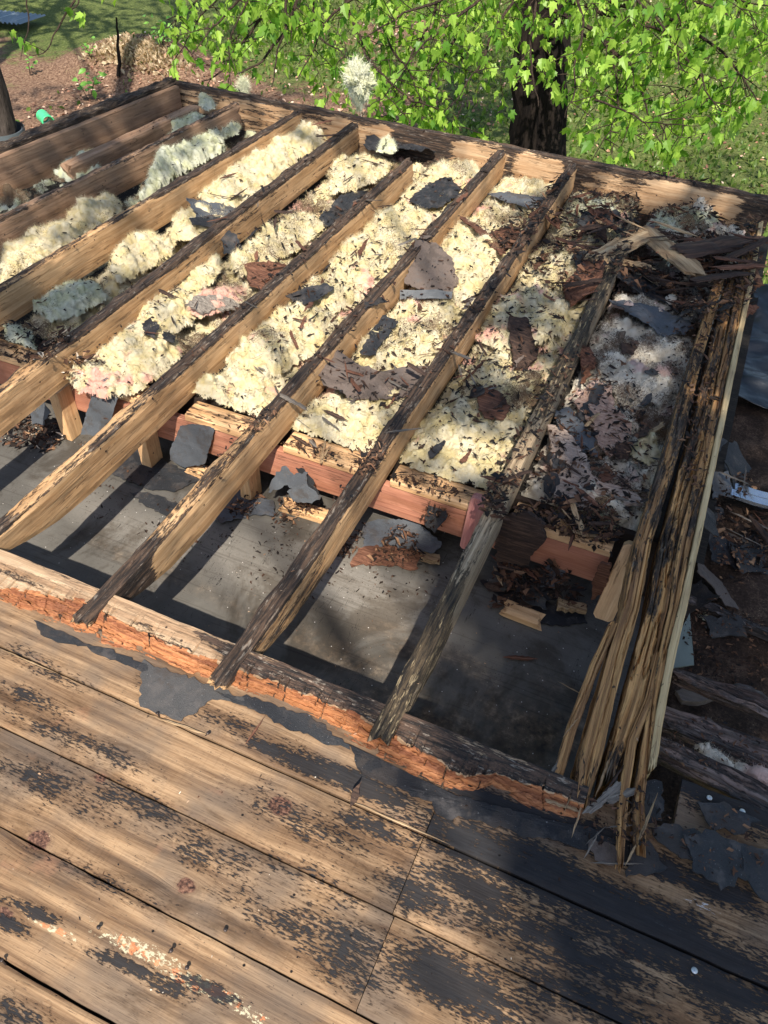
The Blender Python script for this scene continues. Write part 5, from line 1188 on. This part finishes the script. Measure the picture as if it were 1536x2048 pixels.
 ('shingle_scrap', [(1482, 1690), (1560, 1700), (1610, 1790), (1535, 1802), (1492, 1762)], SHIND, 'shingle at the right border in the pile beside the edge boards', .004, dict(z=-.010)),
 ('shingle_scrap', [(1288, 1560), (1322, 1563), (1324, 1640), (1282, 1652), (1290, 1600)], TARM, 'upright black scrap touching the end of the yellow trim board', .003, dict(z=-.015)),
 ('shingle_scrap', [(1262, 1690), (1300, 1680), (1338, 1735), (1312, 1750), (1250, 1753)], SHIND, 'triangular shingle under the longest splinter', .003, dict(z=DZ + .008)),
 ('shingle_scrap', [(1178, 1682), (1232, 1692), (1228, 1732), (1192, 1720)], SHINB, 'small brown grey scrap left of the longest splinter', .003, dict(z=DZ + .008)),
 ('shingle_scrap', [(1395, 1600), (1460, 1610), (1520, 1640), (1480, 1668), (1420, 1650)], SHIND, 'dark scrap behind the pile at the right', .003, dict(z=-.012)),
 ('felt_chip', [(700, 1605), (706, 1580), (722, 1572), (714, 1600)], DARKROT, 'small dark curled chip standing in the seam below the beam', .003, dict(z=-.01, zt=(0, 1.))),
]
for i, (nm, pl, m, lb, th, kw) in enumerate(PIECES):
    cat = {'shingle_scrap': 'shingle', 'shingle_flap': 'shingle', 'shingle_patch': 'shingle', 'tar_sheet': 'tar sheet', 'rim_sheet': 'felt sheet', 'floor_felt': 'felt sheet', 'felt_strip': 'felt strip', 'felt_chip': 'felt chip', 'rotten_plate': 'rotten wood', 'bark_plate': 'felt sheet', 'wood_strip': 'wood strip', 'metal_strip': 'metal strip', 'kraft_backing': 'insulation backing', 'wood_chip': 'wood chip'}[nm]
    piece(nm, pl, m, lb, cat, th=th, seed=i * 1.31 + 1, **kw)

for i in range(22):
    q = [(1290, 560), (1420, 590), (1200, 430), (1450, 500), (1340, 470), (1150, 450), (1380, 640), (1250, 470)][i % 8]; cx_, cy_ = q[0] + RS.normal() * 40, q[1] + RS.normal() * 22; r = RS.uniform(10, 28)
    aa = np.sort(RS.uniform(0, 6.28, 7)); pl = [(cx_ + r * 1.5 * math.cos(a + .5) * RS.uniform(.6, 1.1), cy_ + r * .6 * math.sin(a + .5) * RS.uniform(.6, 1.1)) for a in aa]
    piece('rotten_plate', pl, [DARKROT, REDROT, SHIND, DARKROT][i % 4], 'torn dark chunk of rotten sheathing in the heap before the far right corner', 'rotten wood', th=.008, seed=200 + i, off=.02, bend=.02, group='rotten chunks in the far right heap')
for i in range(9):
    cx_, cy_ = 1060 + RS.normal() * 60, 1170 + RS.normal() * 18; r = RS.uniform(12, 26); aa = np.sort(RS.uniform(0, 6.28, 6))
    piece('rotten_plate', [(cx_ + r * 1.4 * math.cos(a) * RS.uniform(.6, 1.1), cy_ + r * .7 * math.sin(a) * RS.uniform(.6, 1.1)) for a in aa], [SHIND, REDROT, DARKROT][i % 3], 'small torn chunk in the rubble on the floor below the header', 'rotten wood', th=.006, seed=240 + i, z=-.36 + RS.uniform(0, .04), zt=(RS.normal() * .3, .4), bend=.012, group='small chunks in the rubble below the header')
for i in range(34):
    cx_, cy_ = [(700, 500), (820, 640), (960, 720), (600, 670), (860, 470), (1000, 760), (520, 560), (760, 820), (900, 880), (740, 430), (560, 400), (1090, 480)][i % 12]; cx_ += RS.normal() * 45; cy_ += RS.normal() * 35; r = RS.uniform(5, 14); aa = np.sort(RS.uniform(0, 6.28, 6)); el = RS.uniform(1, 2.4)
    piece('rotten_plate', [(cx_ + r * el * math.cos(a) * RS.uniform(.6, 1.1), cy_ - r * el * .6 * math.cos(a) + r * .8 * math.sin(a) * RS.uniform(.6, 1.1)) for a in aa], [SHIND, REDROT, DARKROT, REDROT, SHINB][i % 5], 'small dark flake of shingle or rot lying on the yellow wool of the middle bays', 'flake', th=.003, seed=310 + i, off=.006, bend=.006, jit=.003, seg=.006, group='small flakes in the middle bays')
for i in range(16):
    cx_, cy_ = [(1130, 900), (1230, 940), (1170, 980), (1250, 700), (1300, 760), (1180, 740), (1090, 960), (1260, 860)][i % 8]; cx_ += RS.normal() * 18; cy_ += RS.normal() * 18; r = RS.uniform(8, 20); aa = np.sort(RS.uniform(0, 6.28, 7))
    piece('rotten_plate', [(cx_ + r * 1.3 * math.cos(a) * RS.uniform(.6, 1.1), cy_ + r * .8 * math.sin(a) * RS.uniform(.6, 1.1)) for a in aa], [SHIND, REDROT, TARM, DARKROT][i % 4], 'small torn scrap of felt or rot lying on the wool of the widest bay', 'felt scrap', th=.004, seed=270 + i, off=.008, bend=.008, group='small scraps in the widest bay')
# ---- splinters
def splinter_geo(seed, L=1., w_=.07, rag=.5):
    r = np.random.RandomState(seed); n = 12; s = np.linspace(0, 1, n); k = np.clip(np.minimum(s / .25, (1 - s) / r.uniform(.15, .5)), .08, 1) if w_ < .07 else np.clip(np.minimum(s / .06, (1 - s) / .08), .55, 1)
    q = np.c_[s * 6, 0 * s + seed, 0 * s]; wb = .3 if w_ < .07 else .35; cy = fbm(q, 3) * .05 * wb; cz = fbm(q + 9, 3) * .035 * wb
    V = []
    for i in range(n):
        for j, a in enumerate(np.linspace(0, 2 * np.pi, 6, endpoint=False) + .4):
            rr = k[i] * (1 + rag * r.uniform(-.5, .5)); V.append((s[i] - .5 + r.normal() * (.012 if w_ < .07 else .012 + .07 * (i in (0, 1, n - 2, n - 1))), cy[i] + math.cos(a) * w_ * rr, cz[i] + math.sin(a) * w_ * (.38 if w_ < .07 else .2) * rr))
    V = np.array(V); ii = np.arange(n * 6).reshape(n, 6); nx_ = np.roll(ii, -1, 1)
    F = np.stack([ii[:-1], ii[1:], nx_[1:], nx_[:-1]], -1).reshape(-1, 4)
    cap = np.array([list(ii[0][::-1]), list(ii[-1])])
    return V * L, F, cap
SPM = {}
def splinter(x, y, z, L, ang, tilt, mat, kind, label, grp, roll=0.):
    key = (kind, mat.name)
    if key not in SPM:
        V, F, cap = splinter_geo(kind * 7 + 3, 1., [.022, .038, .065, .10, .15, .2][kind % 6])
        o = mk('wood_splinter', V, [F, cap], mat, attrs={'gp': V * .12 + kind, 'top': np.zeros(len(V))}, origin=(0, 0, 0)); SPM[key] = o
    else:
        o = SPM[key].copy(); COL.objects.link(o)
    o.location = (x, y, z); o.scale = (L, L, L); o.rotation_euler = (roll, tilt, ang)
    tag(o, label, 'splinter', grp); return o
def zone(px, py, rx, ry, n, l0, l1, mats, label, grp, ang=None, sp=1.2, zbase=-.07, up=.006, til=.22, kinds=(0, 1, 2, 3)):
    for _ in range(n):
        a, r = RS.uniform(0, 6.28), math.sqrt(RS.rand()); q = P(px + rx * r * math.cos(a), py + ry * r * math.sin(a), zbase)
        L = RS.uniform(l0, l1); th = (ang if ang is not None else 0) + (RS.normal() * sp if ang is not None else RS.uniform(0, 3.14))
        h = max(hat(q[0], q[1], zbase), hat(q[0] + math.cos(th) * L * .3, q[1] + math.sin(th) * L * .3, zbase), hat(q[0] - math.cos(th) * L * .3, q[1] - math.sin(th) * L * .3, zbase)) if up < .02 else hat(q[0], q[1], zbase) + RS.uniform(0, up)
        mt = mats[RS.randint(len(mats))]; adj = {'dark_rotten_wood': 'blackish', 'red_brown_rotten_wood': 'red brown', 'pale_splinter_wood': 'pale tan', 'grey_splinter_wood': 'grey'}[mt.name]
        noun = [w_ for w_ in ('splinter', 'chip', 'shred') if w_ in label][0]
        lb2 = ('long ' if L > (l0 + l1) / 2 else 'short ') + adj + ' ' + noun + label.split(noun, 1)[1]
        splinter(q[0], q[1], h + .003, L, th, RS.normal() * til, mt, kinds[RS.randint(len(kinds))], lb2, grp, RS.normal() * .3)
B3 = [DARKROT, REDROT, DARKROT, GREYROT]
zone(1400, 540, 105, 70, 46, .08, .26, [DARKROT, DARKROT, REDROT, DARKROT], 'dark rotten splinter in the heap beside the far end of the edge boards', 'splinters in the heap at the far right', .55, .35, up=.05, til=.12)
zone(1250, 500, 115, 45, 34, .08, .24, [DARKROT, REDROT, DARKROT, LTROT], 'brown rotten splinter across the broken rafter below the far rim', 'splinters below the far rim', .15, .45, up=.05, til=.12)
zone(1230, 440, 110, 40, 20, .06, .16, [DARKROT, REDROT], 'dark chip of rot close under the far rim', 'chips under the far rim', None, up=.02)
zone(1150, 420, 60, 60, 10, .06, .15, [DARKROT, REDROT], 'dark splinter around the rotted head of the fifth rafter', 'splinters at the fifth rafter head', .9, .5, up=.03)
zone(540, 460, 90, 90, 16, .04, .11, B3, 'dark splinter lying in the bay left of the long dark rafter', 'splinters in the left middle bays', None)
zone(760, 480, 90, 60, 20, .03, .10, B3, 'brown splinter on the bright mound of the third bay', 'splinters on the bright mound', .9, .5)
zone(760, 740, 110, 60, 18, .04, .10, B3, 'splinter lying around the brown shingle flap', 'splinters around the brown flap', None)
zone(640, 840, 60, 30, 6, .05, .12, [DARKROT, GREYROT], 'dark twig like splinter on the thick batt end at the wall plate', 'splinters on the batt end', -.3, .3)
zone(960, 700, 70, 90, 14, .04, .12, B3, 'splinter in the bay right of the fourth rafter', 'splinters right of the fourth rafter', None)
zone(330, 640, 90, 60, 12, .03, .09, B3, 'splinter beside the pink tuft', 'splinters beside the pink tuft', None)
zone(560, 700, 80, 80, 14, .02, .07, B3, 'short splinter on the large cream block', 'splinters on the cream block', None)
zone(1200, 900, 90, 100, 22, .03, .10, [DARKROT, REDROT, GREYROT, LTROT], 'splinter on the grey pink wool of the widest bay', 'splinters in the widest bay', None)
zone(1130, 640, 60, 60, 10, .05, .14, [REDROT, DARKROT], 'red brown splinter beside the mottled rafter top', 'splinters beside the mottled rafter', .9, .5)
zone(1060, 1150, 130, 50, 22, .04, .14, [DARKROT, REDROT, REDROT, LTROT], 'rotten splinter in the rubble below the header', 'splinters below the header', None, zbase=-.38, up=.05)
zone(620, 1020, 60, 18, 10, .03, .08, [REDROT, LTROT, DARKROT], 'reddish splinter below the slate coloured heap', 'splinters below the slate heap', None, zbase=-.39, up=.02)
zone(80, 850, 80, 30, 12, .05, .12, [LTROT, DARKROT, GREYROT], 'splinter in the corner rubble under the leftmost rafters', 'splinters in the left corner', None, zbase=-.38, up=.05)
zone(640, 330, 130, 60, 10, .05, .12, [DARKROT, REDROT], 'black shred lying on the far rafter tops', 'shreds on the far rafter tops', .9, .4)
zone(460, 430, 60, 60, 8, .05, .14, [DARKROT, REDROT], 'brown shred peeling off the long dark rafter', 'shreds on the long dark rafter', .9, .3)
# single, clearly seen ones
for (a, b, z, th_, mt, k, lb) in [((1290, 460), (1400, 550), -.01, .012, LTROT, 4, 'broad yellow brown shred of plywood on the rot heap'), ((1358, 500), (1520, 480), .01, .02, DARKROT, 4, 'long dark shred bundle reaching the edge boards'),
        ((1185, 520), (1290, 470), .0, .01, LTROT, 4, 'light ochre shred below the fifth rafter head'), ((1005, 1314), (1076, 1318), -.39, .01, REDROT, 2, 'single brown splinter on the dark grey floor'),
        ((1115, 1362), (1172, 1393), -.36, .01, LTROT, 0, 'thin pale straw sticking out from the edge rafter'), ((490, 1490), (530, 1432), DZ + .006, .01, REDROT, 1, 'curved brown splinter on the board below the beam'),
        ((415, 1470), (300, 1430), DZ + .006, .01, LTROT, 0, 'thin bent sliver along the seam below the granular remnant'), ((770, 865), (850, 855), .012, .01, GREYROT, 1, 'grey splinter lying across the top of the dark rafter'),
        ((1210, 1655), (1290, 1648), -.012, .01, GREYROT, 0, 'pale stick crossing under the splintered ends'), ((1180, 1725), (1290, 1728), DZ + .012, .01, GREYROT, 0, 'grey stick lying across the lowest splinter'), ((1170, 1690), (1215, 1650), -.01, .01, GREYROT, 0, 'thin dark stick left of the splintered ends'),
        ((1240, 1570), (1180, 1620), .0, .01, GREYROT, 3, 'weathered wedge in the splintered ends'), ((1215, 1600), (1270, 1580), .0, .01, GREYROT, 4, 'short grey wedge across the splintered ends'), ((1095, 1600), (1150, 1618), -.012, .01, LTROT, 3, 'pale splinter under the right end of the orange beam')]:
    A, B = P(*a, z), P(*b, z); L = np.linalg.norm(B - A); c = (A + B) / 2
    splinter(c[0], c[1], z, L, math.atan2(B[1] - A[1], B[0] - A[0]), 0, mt, k, lb, None)

for i in range(11):
    bx = [(1135, 1560), (1180, 1600), (1215, 1590), (1250, 1640), (1285, 1650), (1160, 1500)][i % 6]; q = P(bx[0] + RS.normal() * 12, bx[1] + RS.normal() * 45, 0)
    splinter(q[0], q[1], -.012 + RS.uniform(0, .025), RS.uniform(.06, .17), 1.38 + RS.normal() * .15, RS.normal() * .10, [LTROT, GREYROT, LTROT, DARKROT, LTROT][i % 5], [0, 1, 1, 0][i % 4], 'torn splinter in the shredded lower ends of the edge boards', 'splinters at the shredded ends', RS.normal())
for (a, b, lb) in [((690, 1598), (900, 1690), 'long pale sliver lying along the seam under the black felt strip'), ((0, 1298), (120, 1350), 'thin dark sliver in the uppermost seam at the left border')]:
    A, B = P(*a, DZ + .003), P(*b, DZ + .003); L = np.linalg.norm(B - A)
    splinter((A[0] + B[0]) / 2, (A[1] + B[1]) / 2, DZ + .005, L, math.atan2(B[1] - A[1], B[0] - A[0]), 0, LTROT, 0, lb, None).scale = (L, L * .45, L * .3)
# ---- fine rubble nobody could count
def rubble():
    X, S, T, Zs = [], [], [], []
    def add(px, py, rx, ry, n, s0, s1, t0, t1, zb=-.07, pile=.004):
        n = int(n * 1.25)
        a, r = RS.uniform(0, 6.28, n), np.sqrt(RS.rand(n))
        for i in range(n):
            q = P(px + rx * r[i] * math.cos(a[i]), py + ry * r[i] * math.sin(a[i]), zb)
            X.append((q[0], q[1], hat(q[0], q[1], zb) + RS.uniform(.0, pile))); S.append((s0 * .6 + (s1 - s0) * RS.rand() ** 4) * .95); T.append(RS.uniform(t0, t1))
    add(700, 640, 700, 420, 7600, .002, .012, .0, .6)
    add(800, 560, 350, 260, 3000, .003, .020, .0, .6, pile=.006)
    add(1010, 760, 120, 200, 900, .003, .02, .0, .6, pile=.006)
    add(1250, 480, 260, 110, 3600, .006, .03, .0, .75, pile=.03)
    add(1420, 560, 90, 120, 1400, .006, .03, .1, .8, pile=.03)
    add(1380, 760, 40, 260, 700, .004, .018, .1, .8, pile=.004)
    add(1190, 900, 120, 200, 1500, .003, .02, .0, .8, pile=.01)
    add(420, 250, 160, 60, 500, .004, .015, .0, .5)
    add(60, 680, 100, 50, 500, .005, .02, .0, .5, pile=.015)
    add(560, 1020, 110, 24, 500, .004, .018, .2, .9, -.39, .025)
    add(110, 870, 130, 34, 600, .006, .026, .1, 1., -.39, .04)
    add(780, 1100, 120, 34, 700, .005, .02, .1, .85, -.39, .04)
    add(1060, 1175, 140, 50, 1300, .006, .028, .0, .8, -.39, .05)
    add(820, 950, 420, 60, 260, .003, .012, .0, .6, -.13)
    add(700, 1240, 500, 170, 260, .002, .006, .0, 1., -.395, .001)
    add(1450, 1310, 110, 90, 900, .002, .012, .1, .78, LZ, .006)
    add(1480, 1080, 80, 90, 700, .004, .022, .1, .9, LZ, .02)
    add(1440, 1500, 130, 60, 260, .002, .010, .1, .8, -.1, .01)
    add(1240, 1650, 80, 60, 160, .003, .012, .1, .7, DZ, .004)
    add(1420, 1690, 160, 70, 150, .002, .010, .2, .8, DZ, .002)
    add(700, 1700, 800, 330, 420, .0015, .005, .0, 1., DZ, .001)
    p = np.array(X); s = np.array(S); n = len(p); t = np.array(T)
    sh = np.array([(-.5, -.3, 0), (.4, -.45, .1), (.55, .2, 0), (-.1, .5, .15), (0, 0, -.25)]); th = RS.uniform(0, 6.28, n); el = RS.uniform(1, 2.6, n)
    V = sh[None] * np.stack([el, 1 / el ** .5, np.ones(n)], 1)[:, None] * s[:, None, None]
    V = V + RS.normal(size=V.shape) * s[:, None, None] * .12
    c, d = np.cos(th)[:, None], np.sin(th)[:, None]; x, y = V[..., 0] * c - V[..., 1] * d, V[..., 0] * d + V[..., 1] * c
    tl = RS.normal(size=(n, 1)) * .45; V = np.stack([x, y, V[..., 2] + x * tl], -1) + p[:, None]
    F4 = (np.arange(n)[:, None] * 5 + np.array([0, 1, 2, 3])); F3 = (np.arange(n)[:, None, None] * 5 + np.array([[1, 0, 4], [2, 1, 4], [3, 2, 4], [0, 3, 4]])).reshape(-1, 3)
    M = Mat('fine_rubble', .85, .2); tt = M.attr('tone', False)
    m = M.fin(M.ramp(tt, [(0, (.012, .012, .014)), (.3, (.02, .014, .011)), (.5, (.055, .028, .018)), (.7, (.13, .065, .037)), (.9, (.34, .2, .11)), (1, (.7, .62, .5))]))
    o = mk('debris', V.reshape(-1, 3), [F4, F3], m, attrs={'tone': np.repeat(t, 5)})
    tag(o, 'fine crumbs of rotten wood, bark and shingle strewn over wool, floor and boards', 'rubble', kind='stuff')

# ==================================================================== BESIDE THE ROOF, ON THE RIGHT
def soil_mat():
    M = Mat('dark_soil', .95, .15); g = M.attr('gp'); n = M.noise(g, 9, 6, .72); f = M.noise(g, 120, 4, .75)
    col = M.ramp(M.math('ADD', M.math('MULTIPLY', n, .6), M.math('MULTIPLY', f, .4)), [(.36, (.014, .010, .008)), (.5, (.05, .032, .023)), (.62, (.13, .085, .06))])
    v = M.vor(g, 120); col = M.mix(M.math('MULTIPLY', M.step(v, .2, .1), M.step(n, .5, .6)), col, (.32, .24, .17))
    return M.fin(col, M.bump(M.math('ADD', n, f), .9, .012))
LZ = -.32
yfar = P(1520, 640, LZ)[1]
lo = sheet('lower_roof', .30, 3.0, .95, yfar, LZ, soil_mat(), kind='thing', st=.02, amp=.016, thick=.10, label='low dirt covered roof on the right, strewn with shingles and rotten wood', cat='lower roof')
b1 = deck_board(.32, 1.6, S_[5] + .06, 1.03, DZ - .004, 'blackened board behind the shingle pile at the right', 10, .004)
Rw = wood_mat('rotten_grey_purple_wood', (.22, .17, .15), (.13, .095, .085), (.04, .028, .025), crust=(.02, .017, .016), crust2=(.09, .075, .07), pale=(.30, .25, .23), pale_amt=.5, fc=.8)
for i, (a, b, wd, z, lb) in enumerate([((1288, 1415), (1620, 1545), .075, -.10, 'split grey purple rotten plank above the black hole at the right'), ((1290, 1478), (1620, 1640), .07, -.08, 'crumbling rotten plank in front of the black hole at the right'), ((1340, 1340), (1640, 1460), .05, -.16, 'thin rotten plank at the foot of the brown soil')]):
    A, B = P(*a, z), P(*b, z)
    o = board('rotten_plank', [(*A[:2], z, wd * .8, .03), (*((A + B) / 2)[:2], z + .01, wd, .035), (*B[:2], z, wd, .03)], Rw, 70 + i, .006, top=(.5, .4), dents=.014, jag=(.03, .03)); tag(o, lb, 'plank')
o = board('gutter_edge', [(*P(1380, 1195, LZ + .04)[:2], LZ + .04, .03, .03), (*P(1640, 1305, LZ + .04)[:2], LZ + .04, .03, .03)], Rw, 77, .003, top=(.9, .6)); tag(o, 'dark strip of wood crossing the lower roof beyond the soil', 'wood strip')
fluff('pink white wool spilling over the rotten planks at the right', [(1395, 1490), (1430, 1480), (1475, 1515), (1560, 1530), (1600, 1600), (1540, 1585), (1480, 1560), (1420, 1520)], -.09, .03, FLUFFP, .45, .25, seed=200, st=.005, edge=.03)
fluff('small white wool crumbs on the soil beyond the edge boards', [(1395, 1225), (1430, 1222), (1440, 1238), (1400, 1242)], LZ + .01, .02, FLUFFG, 0, .3, seed=203, st=.005, edge=.02, rim=.006)
STEEL = mat_plain('bright_flashing', (.62, .65, .68), .22, .5, .9, .15)
A, B = P(1427, 962, LZ + .10), P(1620, 1010, LZ + .10)
rt = empty('drip_edge', (A + B) / 2, 'shiny metal drip edge strip lying on the lower roof at the right border', 'metal strip')
for k, (dy, wz, hh) in enumerate([(0, .012, .02), (-.035, .008, .012)]):
    n = 24; t = np.linspace(0, 1, n)[:, None]; c = A + (B - A) * t + [0, dy, 0]; c[:, 2] += .004 * np.sin(t[:, 0] * 9)
    prof = np.array([(0, -.02, -hh), (0, -.018, 0), (0, .012, .002), (0, .012, -.002), (0, -.014, -.004), (0, -.016, -hh)])
    V = (c[:, None] + prof[None]).reshape(-1, 3); ii = np.arange(n * 6).reshape(n, 6); F = np.stack([ii[:-1], ii[1:], np.roll(ii, -1, 1)[1:], np.roll(ii, -1, 1)[:-1]], -1).reshape(-1, 4)
    mk(['flange', 'lip'][k], V, F, STEEL, rt, {'gp': V})
G = mat_plain('milky_plastic', (.15, .18, .16), .35, .4, 0, .1)
piece('plastic_sheet', [(1362, 1260), (1380, 1225), (1388, 1330), (1345, 1336)], G, 'grey green translucent looking plastic piece beside the yellow trim board', 'plastic sheet', z=-.20, th=.004, bend=.002, jit=.0005)
piece('stone', [(1352, 1382), (1385, 1372), (1425, 1378), (1450, 1392), (1400, 1405), (1365, 1402)], rotwood_mat('flat_stone', (.1, .085, .07), (.16, .13, .11), (.22, .18, .15)), 'flat brown stone in the soil beyond the edge boards', 'stone', z=LZ + .02, th=.03, bend=.01, jit=.002)
# black plastic tarp
def tarp():
    x0, x1 = P(1440, 800, LZ)[0], 2.6; y0, y1 = P(1500, 830, LZ)[1], P(1510, 640, LZ)[1] + .15
    nx, ny = 150, 110; X, Y = np.meshgrid(np.linspace(x0, x1, nx), np.linspace(y0, y1, ny), indexing='ij'); q = np.c_[X.ravel(), Y.ravel(), 0 * X.ravel()]
    z = LZ + .045 + .05 * np.abs(fbm(q * [2.2, 3.4, 1], 3)) + .012 * fbm(q * 9, 3) + .10 * np.clip((q[:, 1] - y1 + .35) / .3, 0, 1) * np.clip((y1 - q[:, 1]) / .1, 0, 1)
    q[:, 0] += .04 * fbm(np.c_[q[:, 1] * 3, q[:, 1] * 0, q[:, 1] * 0 + 3], 3)
    V = np.c_[q[:, :2], z]; V2 = V - [0, 0, .002]; m = len(V)
    M = Mat('black_plastic', .32, .5); g = M.attr('gp'); mm = M.fin(M.mix(M.noise(g, 14, 4, .7), (.006, .008, .011), (.03, .035, .042)), M.bump(M.noise(g, 18, 4), .4, .01))
    idx = np.arange(nx * ny).reshape(nx, ny); rim = np.concatenate([idx[:, 0], idx[-1, 1:], idx[-2::-1, -1], idx[0, -2:0:-1]])
    Fs = np.stack([rim, rim + m, np.roll(rim, -1) + m, np.roll(rim, -1)], 1)
    o = mk('tarp', np.vstack([V, V2]), [np.vstack([gridF(nx, ny), gridF(nx, ny)[:, ::-1] + m, Fs])], mm, attrs={'gp': np.vstack([V, V])}, smooth=True); hput(V)
    tag(o, 'crumpled black plastic tarp on the lower roof beyond the trim board', 'tarp')
tarp()
# torn shingles on the lower roof
SLB = ['shingle on the tarp edge at the right border', 'shingle scrap left of the shiny drip edge', 'long shingle scrap behind the shiny drip edge', 'shingle scrap under the drip edge', 'brown grey board like shingle below the drip edge', 'curled black scrap below the brown grey one', 'dark scrap at the far side of the soil', 'small slate scrap in the soil', 'blue black scrap at the right border below the drip edge', 'slanting shingle touching the trim board shadow', 'black scrap half under the rotten planks', 'cracked shingle in the middle of the lower roof pile']
SLP = [[(1450, 830), (1500, 825), (1545, 850), (1510, 880), (1460, 870)], [(1432, 905), (1480, 890), (1500, 925), (1450, 945)], [(1470, 870), (1560, 885), (1580, 920), (1500, 915)], [(1440, 985), (1520, 1000), (1560, 1040), (1470, 1030)],
       [(1425, 1030), (1490, 1060), (1540, 1110), (1500, 1120), (1430, 1075)], [(1405, 1085), (1440, 1080), (1480, 1120), (1420, 1130)], [(1450, 1140), (1530, 1150), (1550, 1180), (1480, 1175)], [(1468, 1310), (1495, 1308), (1500, 1325), (1475, 1330)],
       [(1500, 1000), (1580, 990), (1600, 1040), (1530, 1050)], [(1410, 1000), (1440, 1000), (1450, 1050), (1412, 1050)], [(1345, 1350), (1375, 1345), (1390, 1370), (1352, 1375)], [(1440, 945), (1480, 950), (1470, 975), (1436, 970)]]
for i, (lb, pl) in enumerate(zip(SLB, SLP)):
    piece('shingle_scrap', pl, [SHIND, SHIN, SHIND, TARM, SHINB, TARM][i % 6], lb, 'shingle', z=None, th=.004, seed=i * 2.1 + 50, off=.012, bend=.012)
zone(1480, 1060, 60, 60, 10, .08, .2, [DARKROT, REDROT, GREYROT], 'splinter among the shingles of the lower roof', 'splinters on the lower roof', -.5, .5, zbase=LZ, up=.05)
rubble()
# ---- nails standing in the boards
NM = mat_plain('rusty_nail', (.06, .045, .04), .5, .5, .6)
WT = mat_plain('nail_cap', (.55, .57, .58), .4, .5, .6)
def nail(px, py, h, tilt, label, r=.004, m=NM, grp='nails standing in the roof boards'):
    q = P(px, py, DZ + .001); d = np.array([math.sin(tilt), .1, math.cos(tilt)]); d /= np.linalg.norm(d)
    V1, F1 = tube(np.array([q - d * .004, q + d * h * .5, q + d * h]), [.0016] * 3, 8)
    V2, F2 = tube(np.array([q + d * (h - .001), q + d * (h - .0009), q + d * (h + .0009), q + d * (h + .001)]), [.0005, r, r, .0005], 12)
    V, F = joinVF([(V1, F1), (V2, F2)]); tag(mk('nail', V, F, m, smooth=True), label, 'nail', grp)
for (x, y, h, t, lb) in [(338, 1905, .018, .4, 'nail with a round headed shadow on the board with paint flakes'), (372, 1938, .012, .3, 'nail just right of the round headed shadow nail'), (198, 1858, .010, .1, 'wide low nail left of the paint flakes'), (450, 1862, .008, .2, 'nail above the middle seam of the lower boards'), (10, 1928, .014, -.3, 'bent nail at the left border in the seam'), (1283, 2045, .01, .1, 'nail at the bottom edge of the photo'), (412, 1470, .014, .5, 'nail in the seam under the granular remnant'), (318, 1432, .010, -.4, 'nail at the left end of the bent sliver')]:
    nail(x, y, h, t, lb)
for (x, y, lb) in [(1388, 1942, 'pale nail head on the black board at lower right'), (1484, 1624, 'pale nail cap, right one of two on the blackened board'), (1418, 1597, 'pale nail cap, left one of two on the blackened board')]:
    nail(x, y, .003, 0, lb, .006, WT, 'pale nail caps')
